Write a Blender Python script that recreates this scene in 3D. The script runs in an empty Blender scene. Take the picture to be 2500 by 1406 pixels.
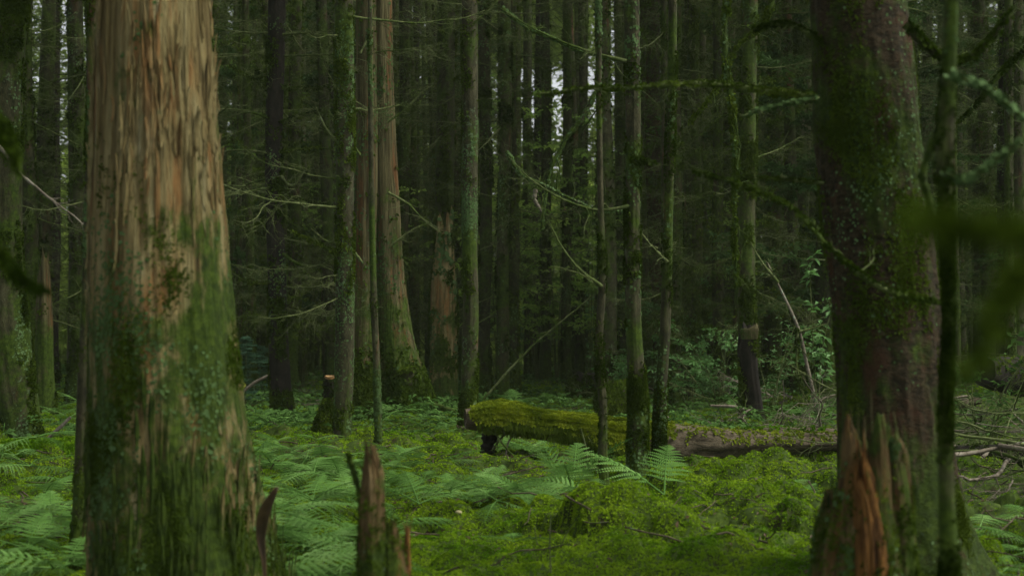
import bpy, math, random
import numpy as np
from mathutils import Vector, Matrix

random.seed(11)
rng = np.random.default_rng(11)
C = bpy.context.scene.collection
SC = bpy.context.scene

# ------------------------------------------------------------------ camera geometry (photo is 2500 x 1406)
F, HZ, CAMH = 3472.0, 820.0, 1.1
TH = math.atan((HZ - 703.0) / F)


def at(px, py, Y):
    cx, cy = (px - 1250.0) / F, (703.0 - py) / F
    t = Y / (math.cos(TH) - cy * math.sin(TH))
    return np.array([cx * t, Y, CAMH + t * (math.sin(TH) + cy * math.cos(TH))])


def gdepth(py):
    cy = (703.0 - py) / F
    t = -CAMH / (math.sin(TH) + cy * math.cos(TH))
    return t * (math.cos(TH) - cy * math.sin(TH))


def xat(px, Y):
    return (px - 1250.0) / F * Y


# ------------------------------------------------------------------ noise in numpy
def _h(ix, iy, iz, s):
    h = (ix.astype(np.int64) * 374761393 + iy.astype(np.int64) * 668265263 + iz.astype(np.int64) * 2147483647 + s * 974634777) & 0xFFFFFFFF
    h = ((h ^ (h >> 13)) * 1274126177) & 0xFFFFFFFF
    h = ((h ^ (h >> 16)) * 2246822519) & 0xFFFFFFFF
    return ((h ^ (h >> 15)) & 0xFFFFFF) / float(0xFFFFFF)


def vnoise(x, y, z, s=0):
    x, y, z = np.broadcast_arrays(np.asarray(x, float), np.asarray(y, float), np.asarray(z, float))
    ix, iy, iz = np.floor(x), np.floor(y), np.floor(z)
    fx, fy, fz = x - ix, y - iy, z - iz
    fx, fy, fz = [f * f * (3 - 2 * f) for f in (fx, fy, fz)]
    r = 0
    for dx in (0, 1):
        wx = fx if dx else 1 - fx
        for dy in (0, 1):
            wy = fy if dy else 1 - fy
            for dz in (0, 1):
                wz = fz if dz else 1 - fz
                r = r + wx * wy * wz * _h(ix + dx, iy + dy, iz + dz, s)
    return r * 2 - 1


def fbm(x, y, z, s=0, o=4):
    r, a = 0, 0.55
    for i in range(o):
        r = r + a * vnoise(np.asarray(x) * 2 ** i, np.asarray(y) * 2 ** i, np.asarray(z) * 2 ** i, s + i * 17)
        a *= 0.5
    return r


def voro(x, y, s=0):
    ix, iy = np.floor(x), np.floor(y)
    best = np.full(x.shape, 9.0)
    rnd = np.zeros(x.shape)
    z = np.zeros(x.shape)
    for dx in (-1, 0, 1):
        for dy in (-1, 0, 1):
            jx, jy = ix + dx, iy + dy
            d = np.hypot(jx + _h(jx, jy, z, s) - x, jy + _h(jx, jy, z, s + 5) - y)
            m = d < best
            best = np.where(m, d, best)
            rnd = np.where(m, _h(jx, jy, z, s + 9), rnd)
    return best, rnd


# ------------------------------------------------------------------ terrain height
BUMPS = []  # (x, y, rx, ry, h)


def bump(px, py, rx, ry, h):
    Y = gdepth(py)
    BUMPS.append((xat(px, Y), Y, rx, ry, h))


bump(1845, 1195, .45, .4, .26)
bump(1790, 1180, .22, .3, .06)
bump(1870, 1290, .36, .25, .13)
bump(1660, 1330, .4, .3, .10)
bump(1450, 1340, .35, .25, .08)
bump(1250, 1200, .35, .3, .07)
bump(1600, 1215, .25, .2, .06)
bump(1500, 1000, .55, .7, .22)
bump(990, 1065, .5, .6, .20)
bump(920, 1110, .5, .5, .07)
bump(1190, 1170, .45, .5, .09)
bump(1460, 1150, .4, .4, .05)
bump(660, 1090, .6, .6, .07)
bump(60, 1180, .75, .45, .12)
bump(1720, 1370, .6, .4, .06)
bump(1330, 1160, .5, .35, -.12)
bump(1500, 1135, 1.1, .35, -.12)
bump(1300, 960, 1.2, 1.5, .10)
bump(1910, 990, 1.1, .9, .22)
bump(2480, 1010, 1.4, 1.5, .35)


def Hbase(x, y):
    x, y = np.asarray(x, float), np.asarray(y, float)
    h = 0.08 * fbm(x * .55, y * .55, 3.1, 3, 3) + 0.085 * fbm(x * 1.7, y * 1.7, 1.3, 8, 3)
    far = np.clip((y - 14) / 30, 0, 1)
    h = h + far * 0.25 * fbm(x * .12, y * .12, .4, 21, 2)
    for bx, by, rx, ry, hh in BUMPS:
        q = ((x - bx) / rx) ** 2 + ((y - by) / ry) ** 2
        h = h + hh * np.exp(-q * 1.1)
    return h


def Hgrd(x, y):
    x, y = np.asarray(x, float), np.asarray(y, float)
    h = Hbase(x, y)
    wx = x + .02 * fbm(x * 9, y * 9, .1, 31, 2)
    wy = y + .02 * fbm(x * 9, y * 9, .7, 37, 2)
    d, r = voro(wx / .19, wy / .19, 41)
    near = np.clip(1.25 - y / 45, .25, 1) * np.clip((y - 5.6) / 1.6, 0, 1)
    h = h + near * (.085 * (1 - np.minimum(d, 1) ** 1.7) * (.3 + 1.2 * r))
    d3, r3 = voro(wx / .7 + 7.3, wy / .7, 43)
    h = h + near * .16 * (1 - np.minimum(d3 * 1.1, 1) ** 1.6) * r3 - .07
    d2, r2 = voro(wx / .058, wy / .058, 47)
    h = h + near * .022 * (1 - np.minimum(d2, 1) ** 1.5)
    return h


def gz(x, y):
    return float(Hbase(np.array([x]), np.array([y]))[0])


# ------------------------------------------------------------------ mesh helpers
class MB:
    def __init__(s):
        s.v, s.f, s.n = [], [], 0

    def add(s, V, Q):
        V = np.asarray(V, float).reshape(-1, 3)
        s.v.append(V)
        if isinstance(Q, list):
            for q in Q:
                s.f.append(np.asarray(q, np.int64) + s.n)
        else:
            s.f.append(np.asarray(Q, np.int64) + s.n)
        s.n += len(V)
        return s

    def arrays(s):
        return np.concatenate(s.v), s.f

    def mesh(s, name, mat, smooth=True, origin=None):
        V = np.concatenate(s.v)
        if origin is not None:
            V = V - np.asarray(origin)
        me = bpy.data.meshes.new(name)
        me.vertices.add(len(V))
        me.vertices.foreach_set('co', V.astype(np.float32).ravel())
        loops = np.concatenate([f.ravel() for f in s.f])
        tot = np.concatenate([np.full(len(f), f.shape[1], np.int64) for f in s.f])
        start = np.concatenate([[0], np.cumsum(tot)[:-1]])
        me.loops.add(len(loops))
        me.loops.foreach_set('vertex_index', loops.astype(np.int32))
        me.polygons.add(len(tot))
        me.polygons.foreach_set('loop_start', start.astype(np.int32))
        me.polygons.foreach_set('loop_total', tot.astype(np.int32))
        me.polygons.foreach_set('use_smooth', np.full(len(tot), smooth, bool))
        me.update(calc_edges=True)
        me.materials.append(mat)
        return me


def link(name, me, parent=None, loc=None):
    o = bpy.data.objects.new(name, me)
    C.objects.link(o)
    if parent is not None:
        o.parent = parent
    if loc is not None:
        o.location = [float(a) for a in loc]
    return o


def tag(o, label=None, cat=None, group=None, kind=None):
    if label: o['label'] = label
    if cat: o['category'] = cat
    if group: o['group'] = group
    if kind: o['kind'] = kind
    return o


def thing(name, label, cat, loc, group=None):
    o = link(name, None, None, loc)
    o.empty_display_size = .2
    return tag(o, label, cat, group)


def spline(P, n):
    """smooth resample of control rows P (any columns) into n rows"""
    P = np.asarray(P, float)
    m = len(P)
    if m == 2:
        t = np.linspace(0, 1, n)[:, None]
        return P[0] * (1 - t) + P[1] * t
    d = np.r_[0, np.cumsum(np.linalg.norm(np.diff(P[:, :min(3, P.shape[1])], axis=0), axis=1) + 1e-9)]
    tan = np.gradient(P, d, axis=0)
    u = np.linspace(0, d[-1], n)
    k = np.clip(np.searchsorted(d, u, side='right') - 1, 0, m - 2)
    h = (d[k + 1] - d[k])[:, None]
    t = ((u - d[k]) / (d[k + 1] - d[k]))[:, None]
    h00, h10, h01, h11 = 2 * t ** 3 - 3 * t ** 2 + 1, t ** 3 - 2 * t ** 2 + t, -2 * t ** 3 + 3 * t ** 2, t ** 3 - t ** 2
    return h00 * P[k] + h10 * h * tan[k] + h01 * P[k + 1] + h11 * h * tan[k + 1]


def grid_quads(nr, nc, wrap=True):
    i = np.arange(nr - 1)[:, None]
    j = np.arange(nc if wrap else nc - 1)[None, :]
    a = i * nc + j
    b = i * nc + (j + 1) % nc
    return np.stack([a, b, b + nc, a + nc], -1).reshape(-1, 4)


def tube(P, R, k=4):
    """generic tube along P with radii R; returns V, faces"""
    P = np.asarray(P, float)
    n = len(P)
    T = np.gradient(P, axis=0)
    T /= np.linalg.norm(T, axis=1)[:, None] + 1e-12
    up = np.array([0, 0, 1.0]) if abs(T[0, 2]) < .9 else np.array([1.0, 0, 0])
    A = np.cross(T, up)
    A /= np.linalg.norm(A, axis=1)[:, None] + 1e-9
    B = np.cross(T, A)
    an = np.arange(k) * 2 * math.pi / k
    R = np.asarray(R, float).reshape(n, -1)
    V = P[:, None, :] + R[:, :, None] * (np.cos(an)[None, :, None] * A[:, None, :] + np.sin(an)[None, :, None] * B[:, None, :])
    return V.reshape(-1, 3), grid_quads(n, k)


def trunk_geo(ctrl, seg=40, rings=120, seed=0, rough=.06, ridge=.05, rf=3.0, flare=0., flen=.5, lobes=5, jag=0., zf=.8, cap=True):
    """ctrl rows = x,y,z,r from base to top. horizontal rings with relief in the geometry."""
    P = spline(ctrl, rings)
    an = np.arange(seg) * 2 * math.pi / seg
    ca, sa = np.cos(an)[None], np.sin(an)[None]
    z = P[:, 2:3]
    z0 = z[0, 0]
    r = P[:, 3:4] * np.ones((1, seg))
    rr = 1 + rough * fbm(ca * 1.3, sa * 1.3, z * 1.6, seed, 3) * 1.6
    g = fbm(ca * rf, sa * rf, z * zf, seed + 50, 4)
    g2 = fbm(ca * rf * 3, sa * rf * 3, z * zf * 4, seed + 90, 3)
    rr = rr + ridge * (g * 1.4 + .5 * g2)
    if flare:
        ph = seed * 1.7
        lob = .45 + .55 * (np.cos(lobes * an + ph)[None] * .6 + .4 * np.cos((lobes - 2) * an + 2 * ph)[None])
        rr = rr + flare * np.exp(-np.clip(z - z0, 0, None) / flen) * lob
    r = r * rr
    X = P[:, 0:1] + r * ca
    Y = P[:, 1:2] + r * sa
    Z = z * np.ones((1, seg))
    if jag:
        w = np.clip((np.arange(rings) / (rings - 1) - .55) / .45, 0, 1)[:, None] ** 1.5
        jj = fbm(ca * 2.2, sa * 2.2, 7.7, seed + 7, 3)
        Z = Z - w * jag * (.5 - jj * 1.3) * 1.0
    V = np.stack([X, Y, Z], -1).reshape(-1, 3)
    Q = grid_quads(rings, seg)
    if cap:
        top = V[-seg:].mean(0) - np.array([0, 0, jag * .4])
        V = np.vstack([V, top])
        b = (rings - 1) * seg
        j = np.arange(seg)
        T3 = np.stack([b + j, b + (j + 1) % seg, np.full(seg, len(V) - 1)], -1)
        return V, [Q, T3]
    return V, [Q]


def surf(V, Q, n, seed, wfn=None):
    """n random points with normals on quads Q of V"""
    g = np.random.default_rng(seed)
    a, b, c, d = V[Q[:, 0]], V[Q[:, 1]], V[Q[:, 2]], V[Q[:, 3]]
    N = np.cross(c - a, d - b)
    A = np.linalg.norm(N, axis=1) + 1e-12
    N = N / A[:, None]
    w = A.copy()
    ctr = (a + b + c + d) / 4
    if wfn is not None:
        w = w * np.clip(wfn(ctr, N), 0, None)
    if w.sum() <= 0:
        return np.zeros((0, 3)), np.zeros((0, 3))
    i = g.choice(len(Q), n, p=w / w.sum())
    u, v = g.random((2, n, 1))
    p = (a[i] * (1 - u) + b[i] * u) * (1 - v) + (d[i] * (1 - u) + c[i] * u) * v
    return p, N[i]


def tufts(p, nrm, size, blades=6, seed=0, spread=1.0, lift=.55, droop=0., wid=.28):
    """leafy little blades on surface points -> V, Q"""
    g = np.random.default_rng(seed)
    n = len(p)
    size = np.broadcast_to(np.asarray(size, float), (n,))
    P = np.repeat(p, blades, 0)
    N = np.repeat(nrm, blades, 0)
    S = np.repeat(size, blades) * g.uniform(.6, 1.25, n * blades)
    rv = g.normal(size=(n * blades, 3))
    rv -= N * (rv * N).sum(1)[:, None]
    rv /= np.linalg.norm(rv, axis=1)[:, None] + 1e-9
    D = N * (lift * g.uniform(.5, 1.5, (n * blades, 1))) + rv * spread
    D[:, 2] -= droop
    D /= np.linalg.norm(D, axis=1)[:, None] + 1e-9
    side = np.cross(D, N + .35 * g.normal(size=(n * blades, 3)))
    side /= np.linalg.norm(side, axis=1)[:, None] + 1e-9
    S1 = S[:, None]
    base = P - N * S1 * .15 + rv * S1 * .05
    mid = base + D * S1 * .55 + N * S1 * .12
    tip = base + D * S1
    tip[:, 2] -= S * .12
    V = np.stack([base, mid + side * S1 * wid, tip, mid - side * S1 * wid], 1).reshape(-1, 3)
    Q = np.arange(n * blades * 4).reshape(-1, 4)
    return V, Q


def flakes(p, nrm, size, seed=0, k=6, off=.25):
    g = np.random.default_rng(seed)
    n = len(p)
    t = np.cross(nrm, g.normal(size=(n, 3)))
    t /= np.linalg.norm(t, axis=1)[:, None] + 1e-9
    b = np.cross(nrm, t)
    S = np.broadcast_to(np.asarray(size, float), (n,)) * g.uniform(.5, 1.4, n)
    an = np.arange(k) * 2 * math.pi / k
    r = g.uniform(.5, 1.2, (n, k)) * S[:, None]
    V = p[:, None] + nrm[:, None] * (S[:, None, None] * off * g.uniform(.1, 1.1, (n, k, 1))) + \
        t[:, None] * (r * np.cos(an))[:, :, None] + b[:, None] * (r * np.sin(an))[:, :, None]
    return V.reshape(-1, 3), np.arange(n * k).reshape(-1, k)


# ------------------------------------------------------------------ materials
def lin(c):
    return tuple((x / 255 / 12.92) if x / 255 <= .04045 else ((x / 255 + .055) / 1.055) ** 2.4 for x in c) + (1.,)


class NT:
    def __init__(s, name):
        s.m = bpy.data.materials.new(name)
        s.m.use_nodes = True
        s.t = s.m.node_tree
        s.t.nodes.clear()
        s.out = s.n('ShaderNodeOutputMaterial')

    def n(s, ty, **kw):
        x = s.t.nodes.new(ty)
        for k, v in kw.items():
            setattr(x, k, v)
        return x

    def l(s, a, b):
        s.t.links.new(a, b)

    def noise(s, vec, scale, detail=5., rough=.6, dist=0.):
        x = s.n('ShaderNodeTexNoise')
        x.inputs['Scale'].default_value = scale
        x.inputs['Detail'].default_value = detail
        x.inputs['Roughness'].default_value = rough
        x.inputs['Distortion'].default_value = dist
        s.l(vec, x.inputs['Vector'])
        return x.outputs['Fac']

    def ramp(s, fac, stops, interp='LINEAR'):
        x = s.n('ShaderNodeValToRGB')
        x.color_ramp.interpolation = interp
        e = x.color_ramp.elements
        while len(e) < len(stops):
            e.new(.5)
        for i, (p, c) in enumerate(stops):
            e[i].position = p
            e[i].color = c if len(c) == 4 else tuple(c) + (1.,)
        s.l(fac, x.inputs[0])
        return x.outputs[0]

    def mix(s, fac, a, b, mode='MIX'):
        x = s.n('ShaderNodeMix', data_type='RGBA', blend_type=mode)
        for sock, v in ((x.inputs[0], fac), (x.inputs[6], a), (x.inputs[7], b)):
            if hasattr(v, 'links'):
                s.l(v, sock)
            else:
                sock.default_value = v
        return x.outputs[2]

    def math(s, op, a, b=None, c=None):
        x = s.n('ShaderNodeMath', operation=op)
        for sock, v in zip(x.inputs, (a, b, c)):
            if v is None:
                continue
            if hasattr(v, 'links'):
                s.l(v, sock)
            else:
                sock.default_value = v
        return x.outputs[0]

    def sstep(s, v, lo, hi, to0=0., to1=1.):
        x = s.n('ShaderNodeMapRange', interpolation_type='SMOOTHSTEP')
        s.l(v, x.inputs[0])
        x.inputs[1].default_value, x.inputs[2].default_value = lo, hi
        x.inputs[3].default_value, x.inputs[4].default_value = to0, to1
        return x.outputs[0]

    def coords(s):
        tc = s.n('ShaderNodeTexCoord')
        oi = s.n('ShaderNodeObjectInfo')
        k = s.math('MULTIPLY', oi.outputs['Random'], 37.)
        cx = s.n('ShaderNodeCombineXYZ')
        for i in range(3):
            s.l(k, cx.inputs[i])
        a = s.n('ShaderNodeVectorMath', operation='ADD')
        s.l(tc.outputs['Object'], a.inputs[0])
        s.l(cx.outputs[0], a.inputs[1])
        sep = s.n('ShaderNodeSeparateXYZ')
        s.l(tc.outputs['Object'], sep.inputs[0])
        s.rand = oi.outputs['Random']
        return a.outputs[0], sep.outputs[2]

    def scale(s, vec, sc):
        x = s.n('ShaderNodeMapping')
        x.inputs['Scale'].default_value = sc
        s.l(vec, x.inputs['Vector'])
        return x.outputs[0]

    def bsdf(s, col, rough=.85, bump=None, bstr=.5, bdist=.02, spec=.2, trans=0., tcol=None):
        p = s.n('ShaderNodeBsdfPrincipled')
        s.l(col, p.inputs['Base Color']) if hasattr(col, 'links') else setattr(p.inputs['Base Color'], 'default_value', col)
        p.inputs['Roughness'].default_value = rough
        p.inputs['Specular IOR Level'].default_value = spec
        if bump is not None:
            b = s.n('ShaderNodeBump')
            b.inputs['Strength'].default_value = bstr
            b.inputs['Distance'].default_value = bdist
            s.l(bump, b.inputs['Height'])
            s.l(b.outputs[0], p.inputs['Normal'])
        if trans:
            t = s.n('ShaderNodeBsdfTranslucent')
            tc = tcol if tcol is not None else col
            s.l(tc, t.inputs[0]) if hasattr(tc, 'links') else setattr(t.inputs[0], 'default_value', tc)
            mx = s.n('ShaderNodeMixShader')
            mx.inputs[0].default_value = trans
            s.l(p.outputs[0], mx.inputs[1])
            s.l(t.outputs[0], mx.inputs[2])
            s.l(mx.outputs[0], s.out.inputs[0])
        else:
            s.l(p.outputs[0], s.out.inputs[0])
        return s.m


MOSS_D, MOSS_M, MOSS_L = (.010, .020, .002, 1), (.028, .050, .004, 1), (.058, .088, .009, 1)


def bark(name, cols, streak=(9, 9, .7), moss=.5, moss_h=None, lichen=.3, red=0., redcol=(.09, .03, .018, 1), rsc=(3.5, 3.5, .9),
         lcol=(.085, .125, .065, 1), ms=2.2, ls=11., bstr=.7, bdist=.02):
    """streaky wood/bark with moss growing in patches (more below moss_h) and flecks of lichen"""
    k = NT(name)
    v, z = k.coords()
    st = k.noise(k.scale(v, streak), 1.6, 7, .65, .4)
    fine = k.noise(k.scale(v, (streak[0] * 4, streak[1] * 4, streak[2] * 5)), 1.8, 4, .7)
    n = len(cols)
    lo, hi = .30, .70
    col = k.ramp(st, [(lo + (hi - lo) * i / (n - 1), c) for i, c in enumerate(cols)])
    col = k.mix(.75, col, k.ramp(fine, [(.28, (.30, .30, .30)), (.62, (1.15, 1.15, 1.15))]), 'MULTIPLY')
    if red:
        rm = k.noise(k.scale(v, rsc), 1.2, 5, .65, .5)
        col = k.mix(k.math('MULTIPLY', k.sstep(rm, .60 - red * .3, .74 - red * .3), .85), col, k.mix(1., redcol, k.ramp(fine, [(.25, (.45, .45, .45)), (.6, (1.3, 1.3, 1.3))]), 'MULTIPLY'))
    mn = k.noise(k.scale(v, (1, 1, .55)), ms, 7, .7, .3)
    t = .80 - moss * .5
    if moss_h:
        g = k.sstep(z, moss_h[0], moss_h[1], moss_h[2] if len(moss_h) > 2 else .28, 0.)
        mn = k.math('ADD', mn, g)
    mmask = k.sstep(mn, t - .05, t + .07)
    mc = k.ramp(k.noise(v, 26, 4, .7), [(.3, MOSS_D), (.52, MOSS_M), (.74, MOSS_L)])
    col = k.mix(mmask, col, mc)
    if lichen:
        l1 = k.noise(v, ls, 5, .75, .5)
        l0 = k.noise(v, 1.7, 2, .5)
        lm = k.math('ADD', l1, k.math('MULTIPLY', k.math('SUBTRACT', l0, .5), .45))
        tt = .74 - lichen * .22
        col = k.mix(k.math('MULTIPLY', k.sstep(lm, tt, tt + .05), .85), col, lcol)
    h = k.math('ADD', st, k.math('MULTIPLY', fine, .35))
    return k.bsdf(col, .9, h, bstr, bdist, .15)


def leafmat(name, a, b, c, scale=6., trans=.3, rough=.6, spec=.25):
    k = NT(name)
    v, z = k.coords()
    f = k.noise(v, scale, 5, .7)
    f = k.math('ADD', f, k.math('MULTIPLY', k.math('SUBTRACT', k.rand, .5), .32))
    col = k.ramp(f, [(.3, a), (.52, b), (.74, c)])
    return k.bsdf(col, rough, None, spec=spec, trans=trans)


M = {}
M['wood'] = bark('decayed_wood', [(.026, .019, .007, 1), (.10, .073, .026, 1), (.165, .130, .054, 1), (.22, .185, .085, 1), (.28, .245, .135, 1)], (13, 13, .75), .30,
                 (.0, 2.8, .24), .36, .26, (.150, .075, .025, 1), (7, 7, .75), ms=4.2, ls=15, bstr=1.0, bdist=.04, lcol=(.07, .115, .05, 1))
M['wood_far'] = bark('weathered_wood', [(.013, .011, .005, 1), (.042, .036, .014, 1), (.078, .069, .030, 1), (.125, .112, .054, 1)], (10, 10, .5), .48,
                     (0, 1.8, .22), .30, .22, (.085, .038, .013, 1), (7, 7, .6), ms=2.6, bstr=1.0, bdist=.03)
M['snagwood'] = bark('snag_wood', [(.02, .013, .006, 1), (.065, .045, .020, 1), (.11, .088, .045, 1), (.16, .12, .065, 1)], (12, 12, .9), .46, (0, 2.0, .12), .34, .22,
                     (.09, .034, .013, 1), bstr=1.0, ms=4.5)
M['stumpwood'] = bark('rotten_stump_wood', [(.016, .007, .003, 1), (.085, .038, .010, 1), (.19, .090, .022, 1), (.13, .085, .03, 1)], (22, 22, 1.2), .40, None, .30, .3,
                      (.17, .066, .015, 1), (12, 12, 1), ms=5.5, ls=16, bstr=1., bdist=.03)
M['stumpbrown'] = bark('brown_rotten_wood', [(.016, .010, .004, 1), (.058, .036, .013, 1), (.105, .072, .028, 1), (.16, .118, .055, 1)], (16, 16, 1.1), .58, None, .36, .22,
                        (.105, .056, .015, 1), (8, 8, .9), ms=6, ls=16, bstr=1., bdist=.03)
M['redbark'] = bark('red_flaky_bark', [(.006, .005, .002, 1), (.022, .016, .007, 1), (.042, .029, .014, 1), (.068, .052, .028, 1)], (14, 14, 26), .52,
                    (0, 1.0, .12), .38, .26, (.048, .021, .010, 1), (5, 5, 4), lcol=(.05, .075, .035, 1), ms=3.2, ls=17, bstr=1., bdist=.03)
M['bark_mossy'] = bark('mossy_bark', [(.012, .012, .005, 1), (.038, .038, .016, 1), (.068, .066, .032, 1)], (12, 12, 5), .64, (0, 1.2, .12), .40, .04, ms=3.4, ls=14)
M['bark_lichen'] = bark('lichen_bark', [(.012, .012, .006, 1), (.036, .035, .017, 1), (.064, .060, .032, 1)], (10, 10, 5), .56, (0, .8, .12), .48, .12, ms=3.0, ls=17)
M['bark_dark'] = bark('dark_conifer_bark', [(.008, .009, .004, 1), (.026, .027, .012, 1), (.052, .052, .026, 1)], (12, 12, 6), .60, (0, 1.3, .12), .36, .06,
                      (.06, .026, .014, 1), ms=2.8, ls=15)
M['bark_black'] = bark('blackened_bark', [(.004, .004, .003, 1), (.014, .011, .009, 1), (.026, .02, .016, 1)], (12, 12, 5), .26, (0, .4, .1), .24, .0, ms=2.4, ls=15)
M['twig'] = bark('dead_twig_bark', [(.030, .040, .012, 1), (.082, .104, .034, 1), (.16, .185, .080, 1)], (14, 14, 14), .56, None, .42, .0, ms=1.6, ls=9, lcol=(.12, .15, .075, 1), bstr=.2)
M['twig_pale'] = bark('bleached_twig', [(.06, .05, .035, 1), (.14, .12, .09, 1), (.22, .20, .16, 1)], (14, 14, 14), .22, None, .45, .0, ms=2.5, lcol=(.22, .28, .2, 1), bstr=.2)
M['log'] = bark('fallen_log_bark', [(.02, .016, .010, 1), (.075, .060, .038, 1), (.14, .115, .08, 1)], (6, 12, 12), .36, None, .16, .0, ms=2.2, bstr=.8)
M['soil'] = bark('forest_duff', [(.008, .006, .002, 1), (.024, .018, .007, 1), (.042, .033, .014, 1)], (8, 8, 8), .84, None, .0, .0, ms=3., bstr=.5)
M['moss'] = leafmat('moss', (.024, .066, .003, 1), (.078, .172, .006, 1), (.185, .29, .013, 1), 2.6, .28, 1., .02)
M['moss_bright'] = leafmat('lit_yellow_moss', (.055, .09, .004, 1), (.14, .185, .008, 1), (.23, .27, .014, 1), 5, .3, .8, .1)  # yellow green moss, brightened for the light on the log's top
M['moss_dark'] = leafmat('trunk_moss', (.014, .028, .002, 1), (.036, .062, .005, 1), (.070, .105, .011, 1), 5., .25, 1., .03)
M['lichen'] = leafmat('lichen', (.038, .065, .020, 1), (.06, .105, .036, 1), (.10, .16, .07, 1), 7., .1, .95, .05)
M['fern'] = leafmat('fern_frond', (.07, .155, .030, 1), (.105, .225, .046, 1), (.17, .30, .085, 1), 3., .35, .8, .1)
M['leaf'] = leafmat('shrub_leaf', (.05, .12, .03, 1), (.08, .19, .045, 1), (.12, .25, .07, 1), 2.5, .4, .5, .3)
M['herb'] = leafmat('low_herbs', (.025, .055, .012, 1), (.045, .10, .02, 1), (.075, .155, .035, 1), 2.5, .3, .8, .08)
M['greenery'] = leafmat('conifer_sprays', (.018, .045, .010, 1), (.04, .09, .02, 1), (.08, .15, .04, 1), 1.5, .35, .6, .1)
M['needle'] = leafmat('conifer_needles', (.012, .026, .010, 1), (.024, .05, .016, 1), (.045, .085, .025, 1), 1.2, .25, .6, .2)
M['spruce'] = leafmat('young_spruce_needles', (.025, .06, .035, 1), (.04, .10, .055, 1), (.06, .14, .07, 1), 3., .25, .6, .2)
M['farleaf'] = leafmat('lit_far_foliage', (.13, .19, .04, 1), (.30, .42, .08, 1), (.48, .62, .13, 1), .35, .5, .7, .1)  # leaf colour raised so the far backdrop looks lit
M['cutwood'] = bark('fresh_cut_wood', [(.20, .10, .035, 1), (.34, .18, .07, 1), (.42, .26, .12, 1)], (3, 3, 20), .0, None, 0, 0)
M['mushroom'] = NT('mushroom_cap').bsdf((.26, .24, .12, 1), .7)
M['yellowleaf'] = leafmat('yellowing_leaf', (.16, .18, .03, 1), (.22, .24, .04, 1), (.28, .28, .05, 1), 9., .3)
M['deadleaf'] = leafmat('dead_bark_flake', (.035, .024, .012, 1), (.075, .048, .022, 1), (.12, .075, .035, 1), 9., .05)

# ------------------------------------------------------------------ setting: ground
def spaced(lo, dense_lo, dense_hi, hi, step, ratio=1.09):
    mid = list(np.arange(dense_lo, dense_hi, step))
    up, s, v = [], step, dense_hi
    while v < hi:
        up.append(v); s *= ratio; v += s
    up.append(hi)
    dn, s, v = [], step, dense_lo
    while v > lo:
        s *= ratio; v -= s
        dn.append(max(v, lo))
    return np.array(dn[::-1] + mid + up)


gx = spaced(-140, -4.4, 4.6, 140, .026)
gy = spaced(-30, 6.6, 16., 180, .030, 1.02)
GX, GY = np.meshgrid(gx, gy)
GV = np.stack([GX, GY, Hgrd(GX, GY)], -1).reshape(-1, 3)
GQ = grid_quads(len(gy), len(gx), False)
ground = link('forest_floor', MB().add(GV, GQ).mesh('forest_floor', M['soil']))
tag(ground, kind='structure')


def patch(x, y):
    """bare litter where low, moss elsewhere"""
    return fbm(x * .9, y * .9, 5.5, 77, 3)


def moss_w(ctr, N):
    x, y = ctr[:, 0], ctr[:, 1]
    d = np.hypot(x, y)
    inside = (np.abs(x) < .385 * y + .35) & (y > 4.6) & (y < 42)
    # right-hand brush area and the far left are mostly litter
    bare = ((x > .27 * y) & (y > 8)) * .75
    m = np.clip(.80 + 1.6 * patch(x, y) - bare, .04, 1)
    return inside * m / np.maximum(d, 7) ** 1.75


p, nn = surf(GV, GQ, 400000, 5, moss_w)
dd = np.hypot(p[:, 0], p[:, 1])
V, Q = tufts(p, nn, .0075 + .00125 * dd, 4, 6, spread=.9, lift=.7, wid=.24)
mossc = link('moss_carpet', MB().add(V, Q).mesh('moss_carpet', M['moss'], smooth=False))
tag(mossc, 'bright green feather moss covering the forest floor', 'moss', kind='stuff')

p, nn = surf(GV, GQ, 9000, 15, lambda c, n: (np.abs(c[:, 0]) < .42 * c[:, 1]) * (c[:, 1] > 13) * (c[:, 1] < 60) * np.clip(fbm(c[:, 0] * .5, c[:, 1] * .5, 2.2, 88, 3) + .15, 0, 1) / np.maximum(c[:, 1], 1) ** 1.4)
nn = nn * .3 + np.array([0, 0, .7])
p = p + np.array([0, 0, 1.]) * np.random.default_rng(2).uniform(.02, .22, (len(p), 1))
V, Q = tufts(p, nn, .06 + .0035 * p[:, 1], 5, 16, spread=1., lift=.25, droop=.1, wid=.16)
und = link('undergrowth', MB().add(V, Q).mesh('undergrowth', M['herb'], smooth=False))
tag(und, 'low green leafy undergrowth between the trunks', 'undergrowth', kind='stuff')

# litter: short dead twigs and needles on the ground
def scatter_litter():
    mb = MB()
    g = np.random.default_rng(91)
    for i in range(1700):
        y = g.uniform(6.3, 22)
        x = g.uniform(-.38, .40) * y
        if patch(np.array([x]), np.array([y]))[0] > -.05 and not (x > .26 * y) and g.random() < .72:
            continue
        L = g.uniform(.06, .35)
        a = g.uniform(0, 6.28)
        n = 4
        t = np.linspace(-.5, .5, n)
        px_ = x + np.cos(a) * L * t
        py_ = y + np.sin(a) * L * t
        pz = Hgrd(px_, py_).max() + .006 + t * g.uniform(-.08, .08)
        r = g.uniform(.002, .006)
        Vt, Qt = tube(np.stack([px_, py_, pz], -1) + g.normal(size=(n, 3)) * .008, np.full(n, r), 4)
        mb.add(Vt, Qt)
    return mb


lit = link('twig_litter', scatter_litter().mesh('twig_litter', M['log']))
tag(lit, 'fine dead twigs scattered over moss and needles', 'twigs', kind='stuff')


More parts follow.
